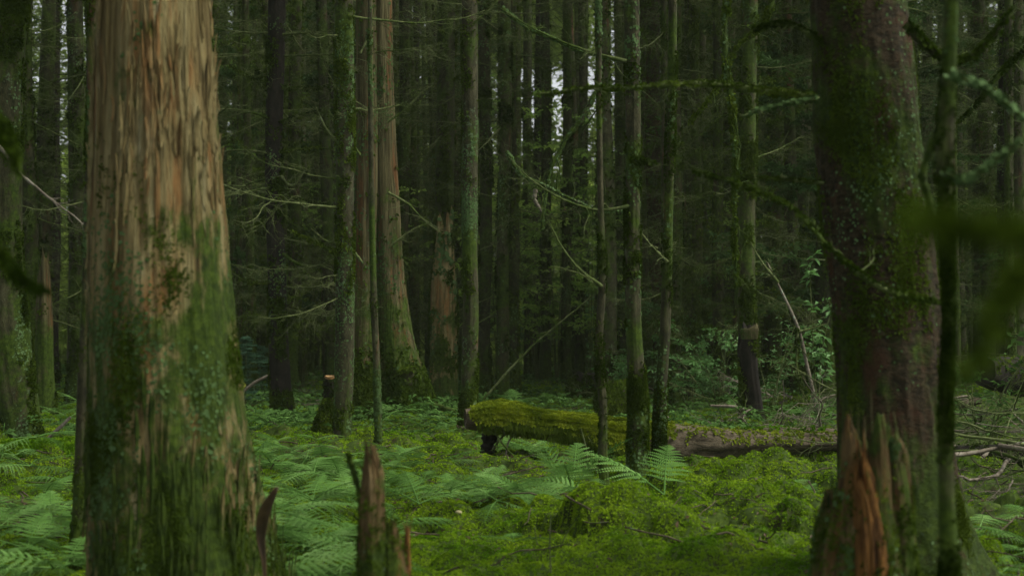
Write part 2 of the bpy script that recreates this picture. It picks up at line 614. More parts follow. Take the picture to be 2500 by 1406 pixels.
p, nn = surf(GV, GQ, 2600, 25, lambda c, n: (np.abs(c[:, 0]) < .40 * c[:, 1]) * (c[:, 1] > 6) * (c[:, 1] < 24) * np.clip(.55 - 1.2 * patch(c[:, 0], c[:, 1]), .12, 1) / np.maximum(c[:, 1], 5) ** 1.5)
V, Q = tufts(p + nn * .012, nn, .035, 1, 26, spread=1., lift=.15, wid=.26)
lf_ = link('leaf_litter', MB().add(V, Q).mesh('leaf_litter', M['deadleaf'], smooth=False))
tag(lf_, 'small brown dead leaves and needles lying on the moss', 'litter', kind='stuff')


# ------------------------------------------------------------------ branch library
def make_branch(seed, subs=16, droop=.18, up=.16, thick=.017, tert=3, wob=.03):
    g = np.random.default_rng(seed)
    n = 10
    t = np.linspace(0, 1, n)
    x = t
    z = -droop * np.sin(t * math.pi * .8) + up * t ** 3 + np.cumsum(g.normal(size=n)) * wob * .6
    y = np.cumsum(g.normal(size=n)) * wob
    z[0] = y[0] = 0
    P = np.stack([x, y, z], -1)
    mb = MB()
    mb.add(*tube(spline(P, 14), np.linspace(thick, thick * .22, 14), 5))
    for s in range(subs):
        u = g.uniform(.18, .99)
        b = np.array([np.interp(u, t, P[:, i]) for i in range(3)])
        L = g.uniform(.10, .42) * (1.15 - .6 * u)
        sg = 1 if s % 2 else -1
        a = sg * g.uniform(.5, 1.15)
        d = np.array([math.cos(a), math.sin(a), g.uniform(-.5, .35)])
        m = 6
        q = np.linspace(0, 1, m)
        W = b + q[:, None] * d * L + np.cumsum(g.normal(size=(m, 3)), 0) * L * .05
        W[:, 2] -= L * .20 * q ** 2
        W[0] = b
        r = thick * .34 * (1 - .3 * u)
        mb.add(*tube(W, np.linspace(r, r * .35, m), 3))
        for k in range(g.integers(1, tert + 1)):
            uu = g.uniform(.3, .95)
            bb = np.array([np.interp(uu, q, W[:, i]) for i in range(3)])
            LL = L * g.uniform(.25, .6)
            a2 = a + g.choice([-1, 1]) * g.uniform(.4, 1.0)
            d2 = np.array([math.cos(a2), math.sin(a2), g.uniform(-.7, .4)])
            q2 = np.linspace(0, 1, 4)
            W2 = bb + q2[:, None] * d2 * LL + np.cumsum(g.normal(size=(4, 3)), 0) * LL * .05
            W2[0] = bb
            mb.add(*tube(W2, np.linspace(r * .6, r * .28, 4), 3))
    return mb.arrays()


BR = [make_branch(200 + i, subs=15 + 2 * (i % 4), droop=.06 + .06 * (i % 3), up=.04 + .05 * (i % 4), wob=.010 + .006 * (i % 3), thick=.0115) for i in range(10)]


def place(A, s, az, el, roll, pos):
    V, fs = A
    R = Matrix.Rotation(az, 3, 'Z') @ Matrix.Rotation(-el, 3, 'Y') @ Matrix.Rotation(roll, 3, 'X')
    return (V * s) @ np.array(R).T + np.asarray(pos), fs


def branch_set(seed, zlo=.7, zhi=11., n=62, lmin=.5, lmax=1.9, rad=.09):
    g = np.random.default_rng(seed)
    mb = MB()
    for i in range(n):
        z = zlo + (zhi - zlo) * ((i + g.random()) / n) ** 1.25
        L = g.uniform(lmin, lmax) * (1.1 - .35 * z / zhi) * (.45 if g.random() < .25 else 1)
        Vb, fs = place(BR[g.integers(len(BR))], L, g.uniform(0, 6.283), g.uniform(-.35, .35), g.uniform(-.5, .5), (0, 0, 0))
        a = math.atan2(Vb[-1, 1], Vb[-1, 0])
        mb.add(Vb + np.array([0, 0, z]), fs)
    return mb


def moss_sprays(seed, n, per, size, zlo, zhi, mat, name, blades=2, droop=.9, lmax=1.8):
    g = np.random.default_rng(seed)
    mb = MB()
    for i in range(n):
        z = zlo + (zhi - zlo) * ((i + g.random()) / n) ** 1.2
        Vb, fs = place(BR[g.integers(len(BR))], g.uniform(.5, lmax), g.uniform(0, 6.283), g.uniform(-.35, .35), g.uniform(-.5, .5), (0, 0, z))
        p = Vb[g.integers(0, len(Vb), per)]
        N = np.tile([0, 0, 1.], (per, 1)) + g.normal(size=(per, 3)) * .5
        N /= np.linalg.norm(N, axis=1)[:, None]
        mb.add(*tufts(p, N, size, blades, seed + i, spread=1., lift=.2, droop=droop, wid=.22))
    return mb.mesh(name, mat, smooth=False)


BSETS = [branch_set(300 + i, n=80 + 10 * (i % 3), lmax=1.7 + .3 * (i % 3)).mesh('dead_branches', M['twig']) for i in range(6)]
BSETS += [branch_set(320 + i, zlo=1.2, zhi=11.5, n=30, lmin=.4, lmax=1.7).mesh('dead_branches', M['twig']) for i in range(3)]
BRK = len(BR)
BR += [make_branch(240 + i, subs=20, droop=.02 + .05 * (i % 3), up=.02 + .04 * (i % 2), wob=.007 + .004 * (i % 3), thick=.0078, tert=4) for i in range(6)]


def fine_set(seed, n=64, zlo=1.3, zhi=11.5):
    g = np.random.default_rng(seed)
    mb = MB()
    for i in range(n):
        z = zlo + (zhi - zlo) * ((i + g.random()) / n) ** 1.1
        L = g.uniform(.5, 1.9) * (.5 if g.random() < .3 else 1)
        Vb, fs = place(BR[BRK + int(g.integers(6))], L, g.uniform(0, 6.283), g.uniform(-.4, .3), g.uniform(-.6, .6), (0, 0, z))
        mb.add(Vb, fs)
    return mb


FINE = [fine_set(340 + i, 42 + 8 * (i % 2)).mesh('dead_branches', M['twig']) for i in range(5)]
BMOSS = [moss_sprays(330 + i, 46, 70, .050, .8, 12, M['moss_dark'], 'branch_moss') for i in range(4)]
FOLS = [moss_sprays(350 + i, 34, 110, .095, 1.5, 12, M['greenery'], 'foliage', 3, .25, 1.5) for i in range(4)]


def crown_mesh(seed, zlo=7.5, zhi=17., n=70, rad=1.9, cards=95):
    g = np.random.default_rng(seed)
    mb = MB()
    for i in range(n):
        t = (i + g.random()) / n
        z = zlo + (zhi - zlo) * t
        L = rad * (1.05 - .8 * t) * g.uniform(.5, 1.15)
        az = g.uniform(0, 6.283)
        u = g.random(cards) ** .8
        wv = (g.random(cards) - .5) * .75 * L * (1.1 - u)
        P = np.stack([u * L, wv, -.35 * L * u ** 1.5 + g.normal(size=cards) * .05], -1)
        R = np.array(Matrix.Rotation(az, 3, 'Z'))
        P = P @ R.T + np.array([0, 0, z])
        N = np.tile(np.array([0, 0, 1.]), (cards, 1)) + g.normal(size=(cards, 3)) * .45
        N /= np.linalg.norm(N, axis=1)[:, None]
        mb.add(*tufts(P, N, .17, 2, seed + i, spread=1., lift=.1, droop=.25, wid=.16))
    return mb


CROWNS = [crown_mesh(400 + i).mesh('crown', M['needle'], smooth=False) for i in range(4)]


def copy_child(name, me, parent, rz=0., sc=(1, 1, 1), loc=(0, 0, 0)):
    o = link(name, me, parent, loc)
    o.rotation_euler = (0, 0, rz)
    o.scale = sc
    return o


# ------------------------------------------------------------------ trees traced by their place in the photo
def ctrl_from(path, Y, top=9.0, dY=0.):
    """path rows (px, py, width px) from top of frame downwards -> x,y,z,r base to top; continued above the frame"""
    rows = []
    for px, py, w in path[::-1]:
        q = at(px, py, Y)
        rows.append([q[0], Y, q[2], w * .5 * Y / F])
    rows = np.array(rows)
    if top is not None and rows[-1, 2] < top:
        d = rows[-1] - rows[-2]
        d[3] = 0
        d = d / max(d[2], .1)
        zz = top - rows[-1, 2]
        e = rows[-1] + d * zz
        e[0] = rows[-1, 0] + .5 * d[0] * zz
        e[3] = rows[-1, 3] * max(.35, 1 - zz * .07)
        rows = np.vstack([rows, e])
    return rows


def tree(name, label, path, Y, mat, cat='tree', group=None, seed=0, top=9.0, seg=40, rings=140, moss=0, lich=0, msize=.03, moss_top=99., lsize=.02,
         bset=None, crown=False, wmask=None, part='trunk', mdroop=.3, mspread=.9, jag=0., lichcol='lichen', lbias=.1, bscale=1., mossmat='moss_dark', **kw):
    rows = ctrl_from(path, Y, top)
    base = rows[0, :3].copy()
    gzz = gz(base[0], base[1])
    # root it in the ground
    low = min(gzz, base[2]) - .12
    if base[2] > low + .02:
        d = rows[0].copy()
        d[2] = low
        rows = np.vstack([d, rows])
    org = np.array([rows[0, 0], rows[0, 1], gzz])
    t = thing(name, label, cat, org, group)
    V, fs = trunk_geo(rows, seg, rings, seed, jag=jag, **kw)
    V = V - org
    link(part, MB().add(V, fs).mesh(part, M[mat]), t)
    vis = lambda c, n: ((n[:, 1] < .55) & (c[:, 2] < 1.3 + .26 * Y) & (c[:, 2] < moss_top)).astype(float)
    if moss:
        def wf(c, n):
            m = .12 + 1.5 * fbm(c[:, 0] * 6 + seed, c[:, 1] * 6, c[:, 2] * 3, seed + 3, 3)
            return vis(c, n) * np.clip(m, 0, 1) ** 2 * np.clip(1.15 - c[:, 2] / (1.3 + .26 * Y) * .7, .2, 1.2) * np.clip(2.2 - 2.1 * c[:, 2] / min(moss_top, 50.), 0, 1)
        p, nn = surf(V, fs[0], moss, seed + 1, wf)
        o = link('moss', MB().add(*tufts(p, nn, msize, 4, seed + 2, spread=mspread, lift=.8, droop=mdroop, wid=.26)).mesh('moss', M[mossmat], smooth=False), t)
        tag(o, kind='stuff')
    if lich:
        def wl(c, n):
            m = lbias - .4 * np.clip((c[:, 2] - 1.1) * (moss_top < 50), 0, 1) + fbm(c[:, 0] * 4 + seed, c[:, 1] * 4, c[:, 2] * 2.2, seed + 13, 3)
            return ((n[:, 1] < .55) & (c[:, 2] < 1.3 + .26 * Y)) * np.clip(m, 0, 1) ** 2
        p, nn = surf(V, fs[0], lich, seed + 4, wl)
        o = link('lichen', MB().add(*flakes(p, nn, lsize, seed + 5, 6, .5)).mesh('lichen', M[lichcol], smooth=False), t)
        tag(o, kind='stuff')
    if bset is not None:
        o = copy_child('dead_branches', FINE[bset % 5], t, seed * 1.3, (bscale, bscale, 1))
        mid = rows[min(len(rows) - 1, len(rows) // 2)]
        tp = rows[-1]
        hh = tp[2] - rows[0, 2]
        # shear the set along the lean of the trunk
        o.rotation_euler = (0, math.atan2((tp[0] - rows[0, 0]), hh), seed * 1.3)
    if crown:  # unseen crown above the frame, added to throw patchy shade below
        copy_child('crown', CROWNS[seed % 4], t, seed * 2.1)
    return t, org, rows


def pbranch(t, org, path, Y, r0, r1, mat='twig', subs=8, seed=0, name='branch', sl=.35, moss=0, k=7, msize=.025, dY=None, mossmat='moss_dark', lich=0):
    """a branch traced as pixels, with side twigs, as one child mesh"""
    g = np.random.default_rng(seed)
    n = len(path)
    Ys = Y + (np.linspace(0, dY, n) if dY is not None else np.zeros(n))
    P = np.array([at(a, b, yy) for (a, b), yy in zip(path, Ys)])
    m = max(16, 6 * n)
    S = spline(P, m)
    L = np.linalg.norm(np.diff(S, axis=0), axis=1).sum()
    S[1:] += np.cumsum(g.normal(size=(m - 1, 3)), 0) * L * .0018
    rad = np.linspace(r0, r1, m) * (1 + .18 * g.normal(size=m))
    mb = MB().add(*tube(S, rad, k))
    T = np.gradient(S, axis=0)
    T /= np.linalg.norm(T, axis=1)[:, None]
    for s in range(subs):
        i = g.integers(int(m * .12), m - 1)
        d = T[i] * g.uniform(.2, .9) + g.normal(size=3) * .55
        d /= np.linalg.norm(d)
        A = make_twig(g)
        ll = sl * g.uniform(.35, 1.1) * L ** .5
        q = np.linspace(0, 1, 6)
        W = S[i] + q[:, None] * d * ll + np.cumsum(g.normal(size=(6, 3)), 0) * ll * .06
        W[0] = S[i]
        W[:, 2] -= .12 * ll * q ** 2
        rr = rad[i] * .38
        mb.add(*tube(W, np.linspace(rr, rr * .3, 6), 4))
        for u in range(3):
            j = g.integers(1, 6)
            d2 = d + g.normal(size=3) * .7
            d2 /= np.linalg.norm(d2)
            W2 = W[j] + np.linspace(0, 1, 4)[:, None] * d2 * ll * g.uniform(.2, .5)
            W2[1:] += g.normal(size=(3, 3)) * ll * .02
            mb.add(*tube(W2, np.linspace(rr * .5, rr * .2, 4), 3))
    o = link(name, mb.mesh(name, M[mat], origin=org), t)
    if moss or lich:
        Vv, fq = tube(S, rad, k)
        if moss:
            p, nn = surf(Vv, fq, moss, seed + 1, lambda c, n_: np.clip(.3 + .8 * n_[:, 2] + fbm(c[:, 0] * 7, c[:, 1] * 7, c[:, 2] * 7, seed, 2), 0, 1))
            mo = link('moss', MB().add(*tufts(p, nn, msize, 4, seed + 2, lift=.7, droop=.5)).mesh('moss', M[mossmat], smooth=False, origin=org), o if t is not None else None)
            tag(mo, kind='stuff')
        if lich:
            p, nn = surf(Vv, fq, lich, seed + 7)
            mo = link('lichen', MB().add(*flakes(p, nn, msize * .42, seed + 8, 6, .7)).mesh('lichen', M['lichen'], smooth=False, origin=org), o)
            tag(mo, kind='stuff')
    return o


def make_twig(g):
    return None


# --- A: the big barkless trunk in the left foreground
YA = gdepth(1500)
A, oA, rA = tree('decayed_tree', 'huge barkless decaying trunk with orange streaked wood above and moss and lichen below', [
    (375, 0, 262), (378, 200, 276), (384, 400, 296), (390, 600, 318), (396, 800, 340), (407, 1000, 366), (424, 1200, 402), (444, 1400, 442), (452, 1500, 470)],
    YA, 'wood', seed=3, seg=300, rings=520, rough=.06, ridge=.05, rf=3.6, zf=.42, flare=.10, flen=.35, moss=12000, msize=.011, moss_top=1.9, mdroop=.1, lich=3200, lsize=.0075, lbias=.12, top=8.)
# torn wood fibres standing off its surface
gA = np.random.default_rng(17)
VA, fA = trunk_geo(np.vstack([rA]), 120, 200, 3, rough=.06, ridge=.05, rf=3.6, zf=.42, flare=.10, flen=.35)
pA, nA = surf(VA, fA[0], 600, 18, lambda c, n: (n[:, 1] < .45) * (c[:, 2] < 3.0) * np.clip(.25 + fbm(c[:, 0] * 7, c[:, 1] * 7, c[:, 2] * 1.5, 4, 3), 0, 1))
fbA = MB()
for q, n_ in zip(pA, nA):
    L = gA.uniform(.05, .32)
    w = gA.uniform(.004, .012)
    sd_ = np.cross(n_, [0, 0, 1.])
    sd_ /= np.linalg.norm(sd_) + 1e-9
    tt = np.linspace(-.5, .5, 6)
    mid_ = q + tt[:, None] * np.array([0, 0, L]) + n_ * (.004 + gA.uniform(0, .016) * (np.abs(tt) * 2)[:, None] ** 2) + sd_ * (gA.normal() * .01 * tt)[:, None]
    ww = (w * (1 - (np.abs(tt) * 2) ** 2 * .85))[:, None]
    ridge_ = mid_ + n_ * w * .6
    fbA.add(np.stack([mid_ - sd_ * ww, ridge_, mid_ + sd_ * ww], 1).reshape(-1, 3), grid_quads(6, 3, False))
tag(link('wood_fibre', fbA.mesh('wood_fibre', M['wood'], smooth=False, origin=oA), A), kind='stuff')
# --- B: the big reddish trunk on the right
YB = 6.3
B, oB, rB = tree('conifer_tree', 'massive dark red-brown flaky trunk with lichen, leaning slightly behind the orange rotten stump', [
    (2092, 0, 236), (2110, 200, 246), (2128, 400, 252), (2150, 650, 256), (2172, 900, 258), (2185, 1100, 270), (2205, 1300, 310), (2225, 1440, 370)],
    YB, 'redbark', crown=True, seed=8, seg=200, rings=420, rough=.05, ridge=.045, rf=4.5, zf=3.0, flare=.35, flen=.28, lobes=6, moss=9000, msize=.014, lich=1100, lsize=.006, top=8.5, lbias=.3)
pbranch(B, oB, [(1990, 238), (1900, 228), (1720, 208), (1560, 214), (1430, 212), (1315, 222)], YB - .15, .016, .005, 'twig', 5, 1, moss=500, msize=.018, sl=.12)
pbranch(B, oB, [(2000, 240), (1930, 252), (1860, 270), (1815, 288)], YB - .2, .008, .004, 'twig', 4, 2, lich=240, sl=.12, msize=.022)
pbranch(B, oB, [(2010, 448), (1930, 440), (1850, 436), (1790, 430)], YB - .1, .009, .003, 'twig', 4, 3, moss=260, msize=.014, sl=.15)
pbranch(B, oB, [(2010, 110), (1930, 62), (1880, 60), (1840, 70)], YB - .1, .012, .006, 'twig', 4, 4, moss=300, msize=.02, sl=.15)
pbranch(B, oB, [(2300, 740), (2220, 725), (2140, 690), (2030, 590), (1930, 490), (1830, 440), (1700, 396)], YB - .9, .011, .003, 'twig', 8, 5, moss=420, msize=.016, sl=.16)
pbranch(B, oB, [(2210, 60), (2290, 130), (2350, 150), (2420, 95), (2480, 20)], YB - .3, .018, .008, 'bark_mossy', 5, 6, moss=300, sl=.2)
# --- C: slim forked tree right of it, closer
YC = 4.0
Ct, oC, rC = tree('sapling_tree', 'slim blurred green mossy tree in front of the massive red trunk, forking low', [
    (2326, -60, 34), (2316, 200, 36), (2306, 380, 44), (2310, 560, 28), (2316, 760, 24), (2308, 1000, 30), (2312, 1250, 40), (2322, 1500, 54), (2326, 1700, 62)],
    YC, 'bark_mossy', seed=12, seg=60, rings=200, ridge=.06, moss=2600, msize=.013, lich=160, lsize=.006, top=6.)
pbranch(Ct, oC, [(2308, 300), (2270, 370), (2255, 420), (2272, 480), (2290, 540)], YC + .06, .018, .008, 'bark_dark', 2, 7, sl=.1)
pbranch(Ct, oC, [(2310, 420), (2350, 440), (2420, 395), (2490, 345)], YC - .1, .006, .003, 'twig', 5, 8, lich=150, sl=.14, msize=.026)
pbranch(Ct, oC, [(2318, 180), (2370, 200), (2440, 240), (2510, 300)], YC - .1, .006, .003, 'twig', 6, 9, lich=120, sl=.15, msize=.026)

# --- D, E: broken stumps in the foreground
YD = 4.6


def snag_part(t, org, rows, mat, name, seed, seg=72, rings=160, jag=.1, moss=0, lich=0, rough=.10, ridge=.14, rf=3.4, msize=.014, label=None, mossmat='moss_dark', zf=1.2):
    V, fs = trunk_geo(rows, seg, rings, seed, rough=rough, ridge=ridge, rf=rf, zf=zf, jag=jag)
    V = V - org
    o = link(name, MB().add(V, fs).mesh(name, M[mat]), t)
    if moss:
        p, nn = surf(V, fs[0], moss, seed, lambda c, n: (n[:, 1] < .5) * np.clip(.35 + fbm(c[:, 0] * 6, c[:, 1] * 6, c[:, 2] * 4, seed, 3), 0, 1) ** 2)
        tag(link('moss', MB().add(*tufts(p, nn, msize, 4, seed, droop=.5)).mesh('moss', M[mossmat], smooth=False), o), kind='stuff')
    if lich:
        p, nn = surf(V, fs[0], lich, seed + 3, lambda c, n: (n[:, 1] < .4) * np.clip(-.05 + fbm(c[:, 0] * 5, c[:, 1] * 5, c[:, 2] * 4, seed + 9, 3), 0, 1))
        tag(link('lichen', MB().add(*flakes(p, nn, msize * .55, seed, 6, .5)).mesh('lichen', M['lichen'], smooth=False), o), kind='stuff')
    gs = np.random.default_rng(seed + 70)
    sh = MB()
    tp = rows[-1]
    rz = rows[max(0, len(rows) - 3)]
    for i in range(int(10 + 260 * tp[3])):
        a = gs.uniform(0, 6.283)
        u = gs.uniform(.1, 1.0)
        c = rz * (1 - u) + tp * u
        rr = c[3] * gs.uniform(.35, 1.02)
        b = np.array([c[0] + rr * math.cos(a), c[1] + rr * math.sin(a), c[2] - jag * .5])
        hgt = gs.uniform(.04, .16) * (.5 + jag * 4)
        w = gs.uniform(.003, .010)
        top_ = b + np.array([gs.normal() * .012, gs.normal() * .012, hgt])
        sh.add(*tube(np.stack([b - [0, 0, .03], b * .5 + top_ * .5 + gs.normal(size=3) * .003, top_]), np.array([[w * 1.4, w * .4, w, w * .5], [w, w * .35, w * .7, w * .4], [w * .1] * 4]), 4))
    link('shards', sh.mesh('shards', M['wood_far' if mat in ('snagwood', 'stumpbrown') else mat], smooth=False, origin=org), o)
    if label:
        o['label'] = label
    return o


def rows_px(path, Y):
    r = []
    for px, py, w in path:
        q = at(px, py, Y)
        r.append([q[0], Y, q[2], w * .5 * Y / F])
    return np.array(r)


gD = gz(xat(2120, YD), YD)
oD = np.array([xat(2120, YD), YD, gD])
D = thing('rotten_stump', 'jagged rotten stump with exposed orange wood in front of the massive red trunk', 'stump', oD)
snag_part(D, oD, rows_px([(2110, 1690, 280), (2118, 1500, 240), (2130, 1300, 186), (2138, 1150, 154), (2138, 1060, 138), (2134, 1000, 110)], YD), 'stumpbrown', 'heartwood', 21, 130, 240, .22, 2600, 500, ridge=.2, rf=4.2)
snag_part(D, oD, rows_px([(2034, 1700, 136), (2034, 1500, 120), (2036, 1330, 104), (2038, 1240, 88), (2042, 1175, 56)], YD + .05), 'stumpbrown', 'splinter', 22, 72, 160, .12, 1300, 150, ridge=.2)
snag_part(D, oD, rows_px([(2215, 1690, 110), (2208, 1500, 76), (2200, 1300, 56), (2192, 1150, 40), (2184, 1050, 22)], YD - .06), 'snagwood', 'splinter', 23, 48, 120, .09, 900, 200)
snag_part(D, oD, rows_px([(2128, 1700, 124), (2132, 1500, 108), (2132, 1350, 92), (2122, 1230, 66), (2106, 1120, 38), (2100, 1080, 14)], YD - .09), 'stumpwood', 'splinter', 24, 64, 160, .12, 160, 60, ridge=.2, label='bare orange splinter')


# --- E
YE = 4.7
oE = np.array([xat(920, YE), YE, gz(xat(920, YE), YE)])
E = thing('broken_snag', 'thin splintered snag pointing up from the ferns right of the huge barkless trunk', 'stump', oE)
snag_part(E, oE, rows_px([(912, 1660, 92), (910, 1500, 76), (908, 1330, 62), (910, 1200, 54), (912, 1130, 44), (904, 1070, 20)], YE), 'stumpbrown', 'heartwood', 31, 56, 160, .07, 650, 60)
snag_part(E, oE, rows_px([(962, 1660, 90), (962, 1500, 78), (962, 1400, 64), (958, 1330, 46), (954, 1262, 16)], YE + .03), 'stumpbrown', 'splinter', 32, 44, 100, .06, 420, 40)
snag_part(E, oE, rows_px([(990, 1600, 36), (992, 1450, 28), (992, 1350, 20), (996, 1276, 8)], YE + .06), 'stumpwood', 'splinter', 33, 32, 80, .05, 60, 0)
pbranch(E, oE, [(890, 1300), (880, 1225), (866, 1160), (848, 1104)], YE + .02, .013, .008, 'bark_mossy', 0, 34, 'stub', moss=60, msize=.01)

# dead bark flake curling off beside the big trunk
gq = np.random.default_rng(4)
oFk = np.array([xat(645, 5.3), 5.3, gz(xat(645, 5.3), 5.3)])
cl = np.array([at(648, 1500, 5.3), at(645, 1380, 5.3), at(638, 1300, 5.3), at(650, 1240, 5.27), at(676, 1190, 5.25)])
wd = np.array([5, 8, 22, 26, 5.]) * .5 * 5.3 / F
Sx = spline(np.column_stack([cl, wd]), 26)
an = np.linspace(-1.2, 1.2, 9)
VF = np.stack([Sx[:, 0:1] + Sx[:, 3:4] * np.sin(an), Sx[:, 1:2] + Sx[:, 3:4] * (1 - np.cos(an)) * -1, Sx[:, 2:3] + .004 * np.sin(an * 5)], -1).reshape(-1, 3)
fk = link('bark_flake', MB().add(VF, grid_quads(26, 9, False)).mesh('bark_flake', M['deadleaf'], origin=oFk), None, oFk)
fk.modifiers.new('thick', 'SOLIDIFY').thickness = .004
tag(fk, 'curled dark dead bark flake standing at the right foot of the huge barkless trunk', 'bark')

# --- F: twin decayed trunks, left of centre
YF = 17.5
gF = gz(xat(930, YF), YF)
oF = np.array([xat(930, YF), YF, gF])
Ft = thing('decayed_tree', 'twin fused decaying trunks with reddish wood and a mossy flared foot left of centre', 'tree', oF)
rowsF1 = ctrl_from([(894, 0, 50), (896, 400, 56), (892, 700, 60), (888, 900, 74), (884, 1050, 96)], YF, 9.)
rowsF2 = ctrl_from([(930, 0, 50), (936, 300, 54), (942, 500, 64), (952, 700, 76), (968, 850, 100), (984, 950, 140), (994, 1050, 210)], YF + .1, 9.)
for i, rw in enumerate((rowsF1, rowsF2)):
    rw[0, 2] -= .15
    snag = trunk_geo(rw, 120, 300, 41 + i, rough=.05, ridge=.07, rf=3.2, zf=.35, flare=.25, flen=.3)
    VV = snag[0] - oF
    o = link('trunk', MB().add(VV, snag[1]).mesh('trunk', M['wood_far']), Ft)
    p, nn = surf(VV, snag[1][0], 5200, 43 + i, lambda c, n: (n[:, 1] < .5) * np.clip(1.0 - c[:, 2] / 1.1, .02, 1) ** 1.5)
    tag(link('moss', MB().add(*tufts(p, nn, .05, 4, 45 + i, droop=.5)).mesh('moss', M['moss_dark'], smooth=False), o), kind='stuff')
    p, nn = surf(VV, snag[1][0], 900, 46 + i, lambda c, n: (n[:, 1] < .5) * (c[:, 2] < 6) * np.clip(fbm(c[:, 0] * 3, c[:, 1] * 3, c[:, 2] * 2, 5, 3), 0, 1))
    tag(link('lichen', MB().add(*flakes(p, nn, .016, 47 + i, 6, .5)).mesh('lichen', M['lichen'], smooth=False), o), kind='stuff')
pbranch(Ft, oF, [(985, 900), (1010, 960), (1040, 1000), (1070, 1030)], YF - .1, .14, .05, 'bark_mossy', 0, 48, 'root', moss=700, msize=.05)
for i, pth in enumerate([[(945, 300), (990, 268), (1030, 225), (1060, 205)], [(955, 600), (1010, 560), (1060, 540)], [(880, 380), (840, 320), (800, 270)], [(880, 130), (905, 70), (912, 20)],
                         [(948, 470), (1000, 500), (1040, 545), (1075, 570)], [(884, 640), (850, 600), (800, 590), (760, 560)]]):
    pbranch(Ft, oF, pth, YF - .15, .016, .004, 'twig', 7, 60 + i, sl=.4)

# --- the rest of the named trees : (name, label, path, Y, mat, opts)
def mid(name, label, path, Y, mat, seed, branches=(), **kw):
    t, o, r = tree(name, label, path, Y, mat, seed=seed, **kw)
    for i, b in enumerate(branches):
        pbranch(t, o, b, Y - .05, .0011 * Y + .002, .0003 * Y, 'twig', 9, seed * 31 + i, sl=.42, moss=int(90 if i % 2 else 0), msize=.035)
    return t, o, r


mid('conifer_tree', 'lichen speckled grey trunk standing just in front of the twin decaying trunks', [(838, 0, 46), (842, 300, 46), (842, 600, 44), (840, 900, 46), (836, 1040, 44), (834, 1112, 46)],
    gdepth(1112), 'bark_lichen', 51, crown=True, branches=[[(825, 350), (800, 320), (770, 260)], [(825, 620), (760, 590), (700, 560)], [(850, 260), (820, 215), (790, 160)]],
    seg=64, rings=260, moss=2600, msize=.028, lich=2600, lsize=.010, ridge=.04, bset=1, bscale=.8)
mid('sapling_tree', 'pencil thin lichened pole in front of the twin decaying trunks', [(905, 300, 12), (912, 700, 16), (920, 900, 17), (923, 1040, 18), (925, 1118, 18)], gdepth(1118), 'bark_lichen', 52,
    seg=24, rings=120, lich=500, lsize=.012, moss=300, msize=.018, top=4.6)
mid('conifer_tree', 'dark straight trunk with long bare horizontal branches right of the huge barkless trunk', [(676, 0, 42), (672, 200, 42), (668, 400, 42), (674, 600, 44), (680, 800, 46), (685, 950, 52), (688, 1035, 62)],
    gdepth(1035), 'bark_black', 53, crown=True, branches=[
        [(668, 375), (620, 370), (575, 368), (540, 372)], [(676, 372), (720, 368), (770, 362), (815, 364)], [(672, 480), (630, 468), (570, 470)],
        [(660, 500), (640, 540), (600, 552), (572, 545)], [(685, 430), (710, 455), (740, 420), (765, 380)], [(690, 470), (730, 490), (790, 500), (815, 505)],
        [(668, 80), (620, 82), (560, 76), (520, 70)], [(668, 170), (620, 190), (560, 160)], [(690, 85), (730, 82), (800, 88)], [(690, 215), (740, 218), (800, 210)],
        [(665, 215), (690, 180), (668, 200)], [(670, 690), (630, 692), (590, 680), (565, 660)], [(690, 620), (730, 645), (790, 650), (830, 668)], [(690, 300), (730, 285), (790, 270)],
        [(660, 290), (610, 275), (560, 285)], [(665, 250), (640, 215), (625, 160)]],
    seg=56, rings=260, moss=2200, msize=.038, lich=900, lsize=.012, bset=0, bscale=1.15)
mid('decayed_tree', 'broken decaying snag with a dark hollow right of the twin trunks', [(1086, 500, 34), (1084, 560, 44), (1082, 650, 54), (1082, 720, 62), (1082, 850, 66), (1083, 995, 72)], gdepth(995), 'wood', 54,
    [[(1070, 560), (1020, 530), (990, 520)], [(1100, 580), (1130, 560), (1160, 545)]], seg=90, rings=240, top=None, jag=.5, moss=900, msize=.05, lich=500, lsize=.03, rough=.07, ridge=.09, zf=.4, flare=.1)
mid('conifer_tree', 'dark mossy trunk rising behind the broken snag with the hollow', [(1090, 0, 44), (1088, 250, 44), (1085, 500, 46), (1085, 985, 50)], 25.2, 'bark_dark', 55,
    [[(1075, 130), (1040, 60), (1010, 10)], [(1095, 90), (1130, 60), (1170, 20)], [(1075, 330), (1030, 400), (990, 460)], [(1100, 200), (1150, 170), (1200, 150)]], seg=48, rings=200, moss=1500, msize=.06, bset=2)
mid('conifer_tree', 'grey brown trunk with a red bare scar beside the left end of the fallen log', [(1146, 0, 38), (1148, 300, 38), (1146, 600, 37), (1150, 760, 38), (1144, 950, 40), (1140, 1080, 46)],
    gdepth(1080), 'bark_lichen', 56, crown=True, branches=[[(1155, 60), (1190, 30), (1230, -20)]], seg=56, rings=240, moss=1500, msize=.03, lich=1500, lsize=.011)
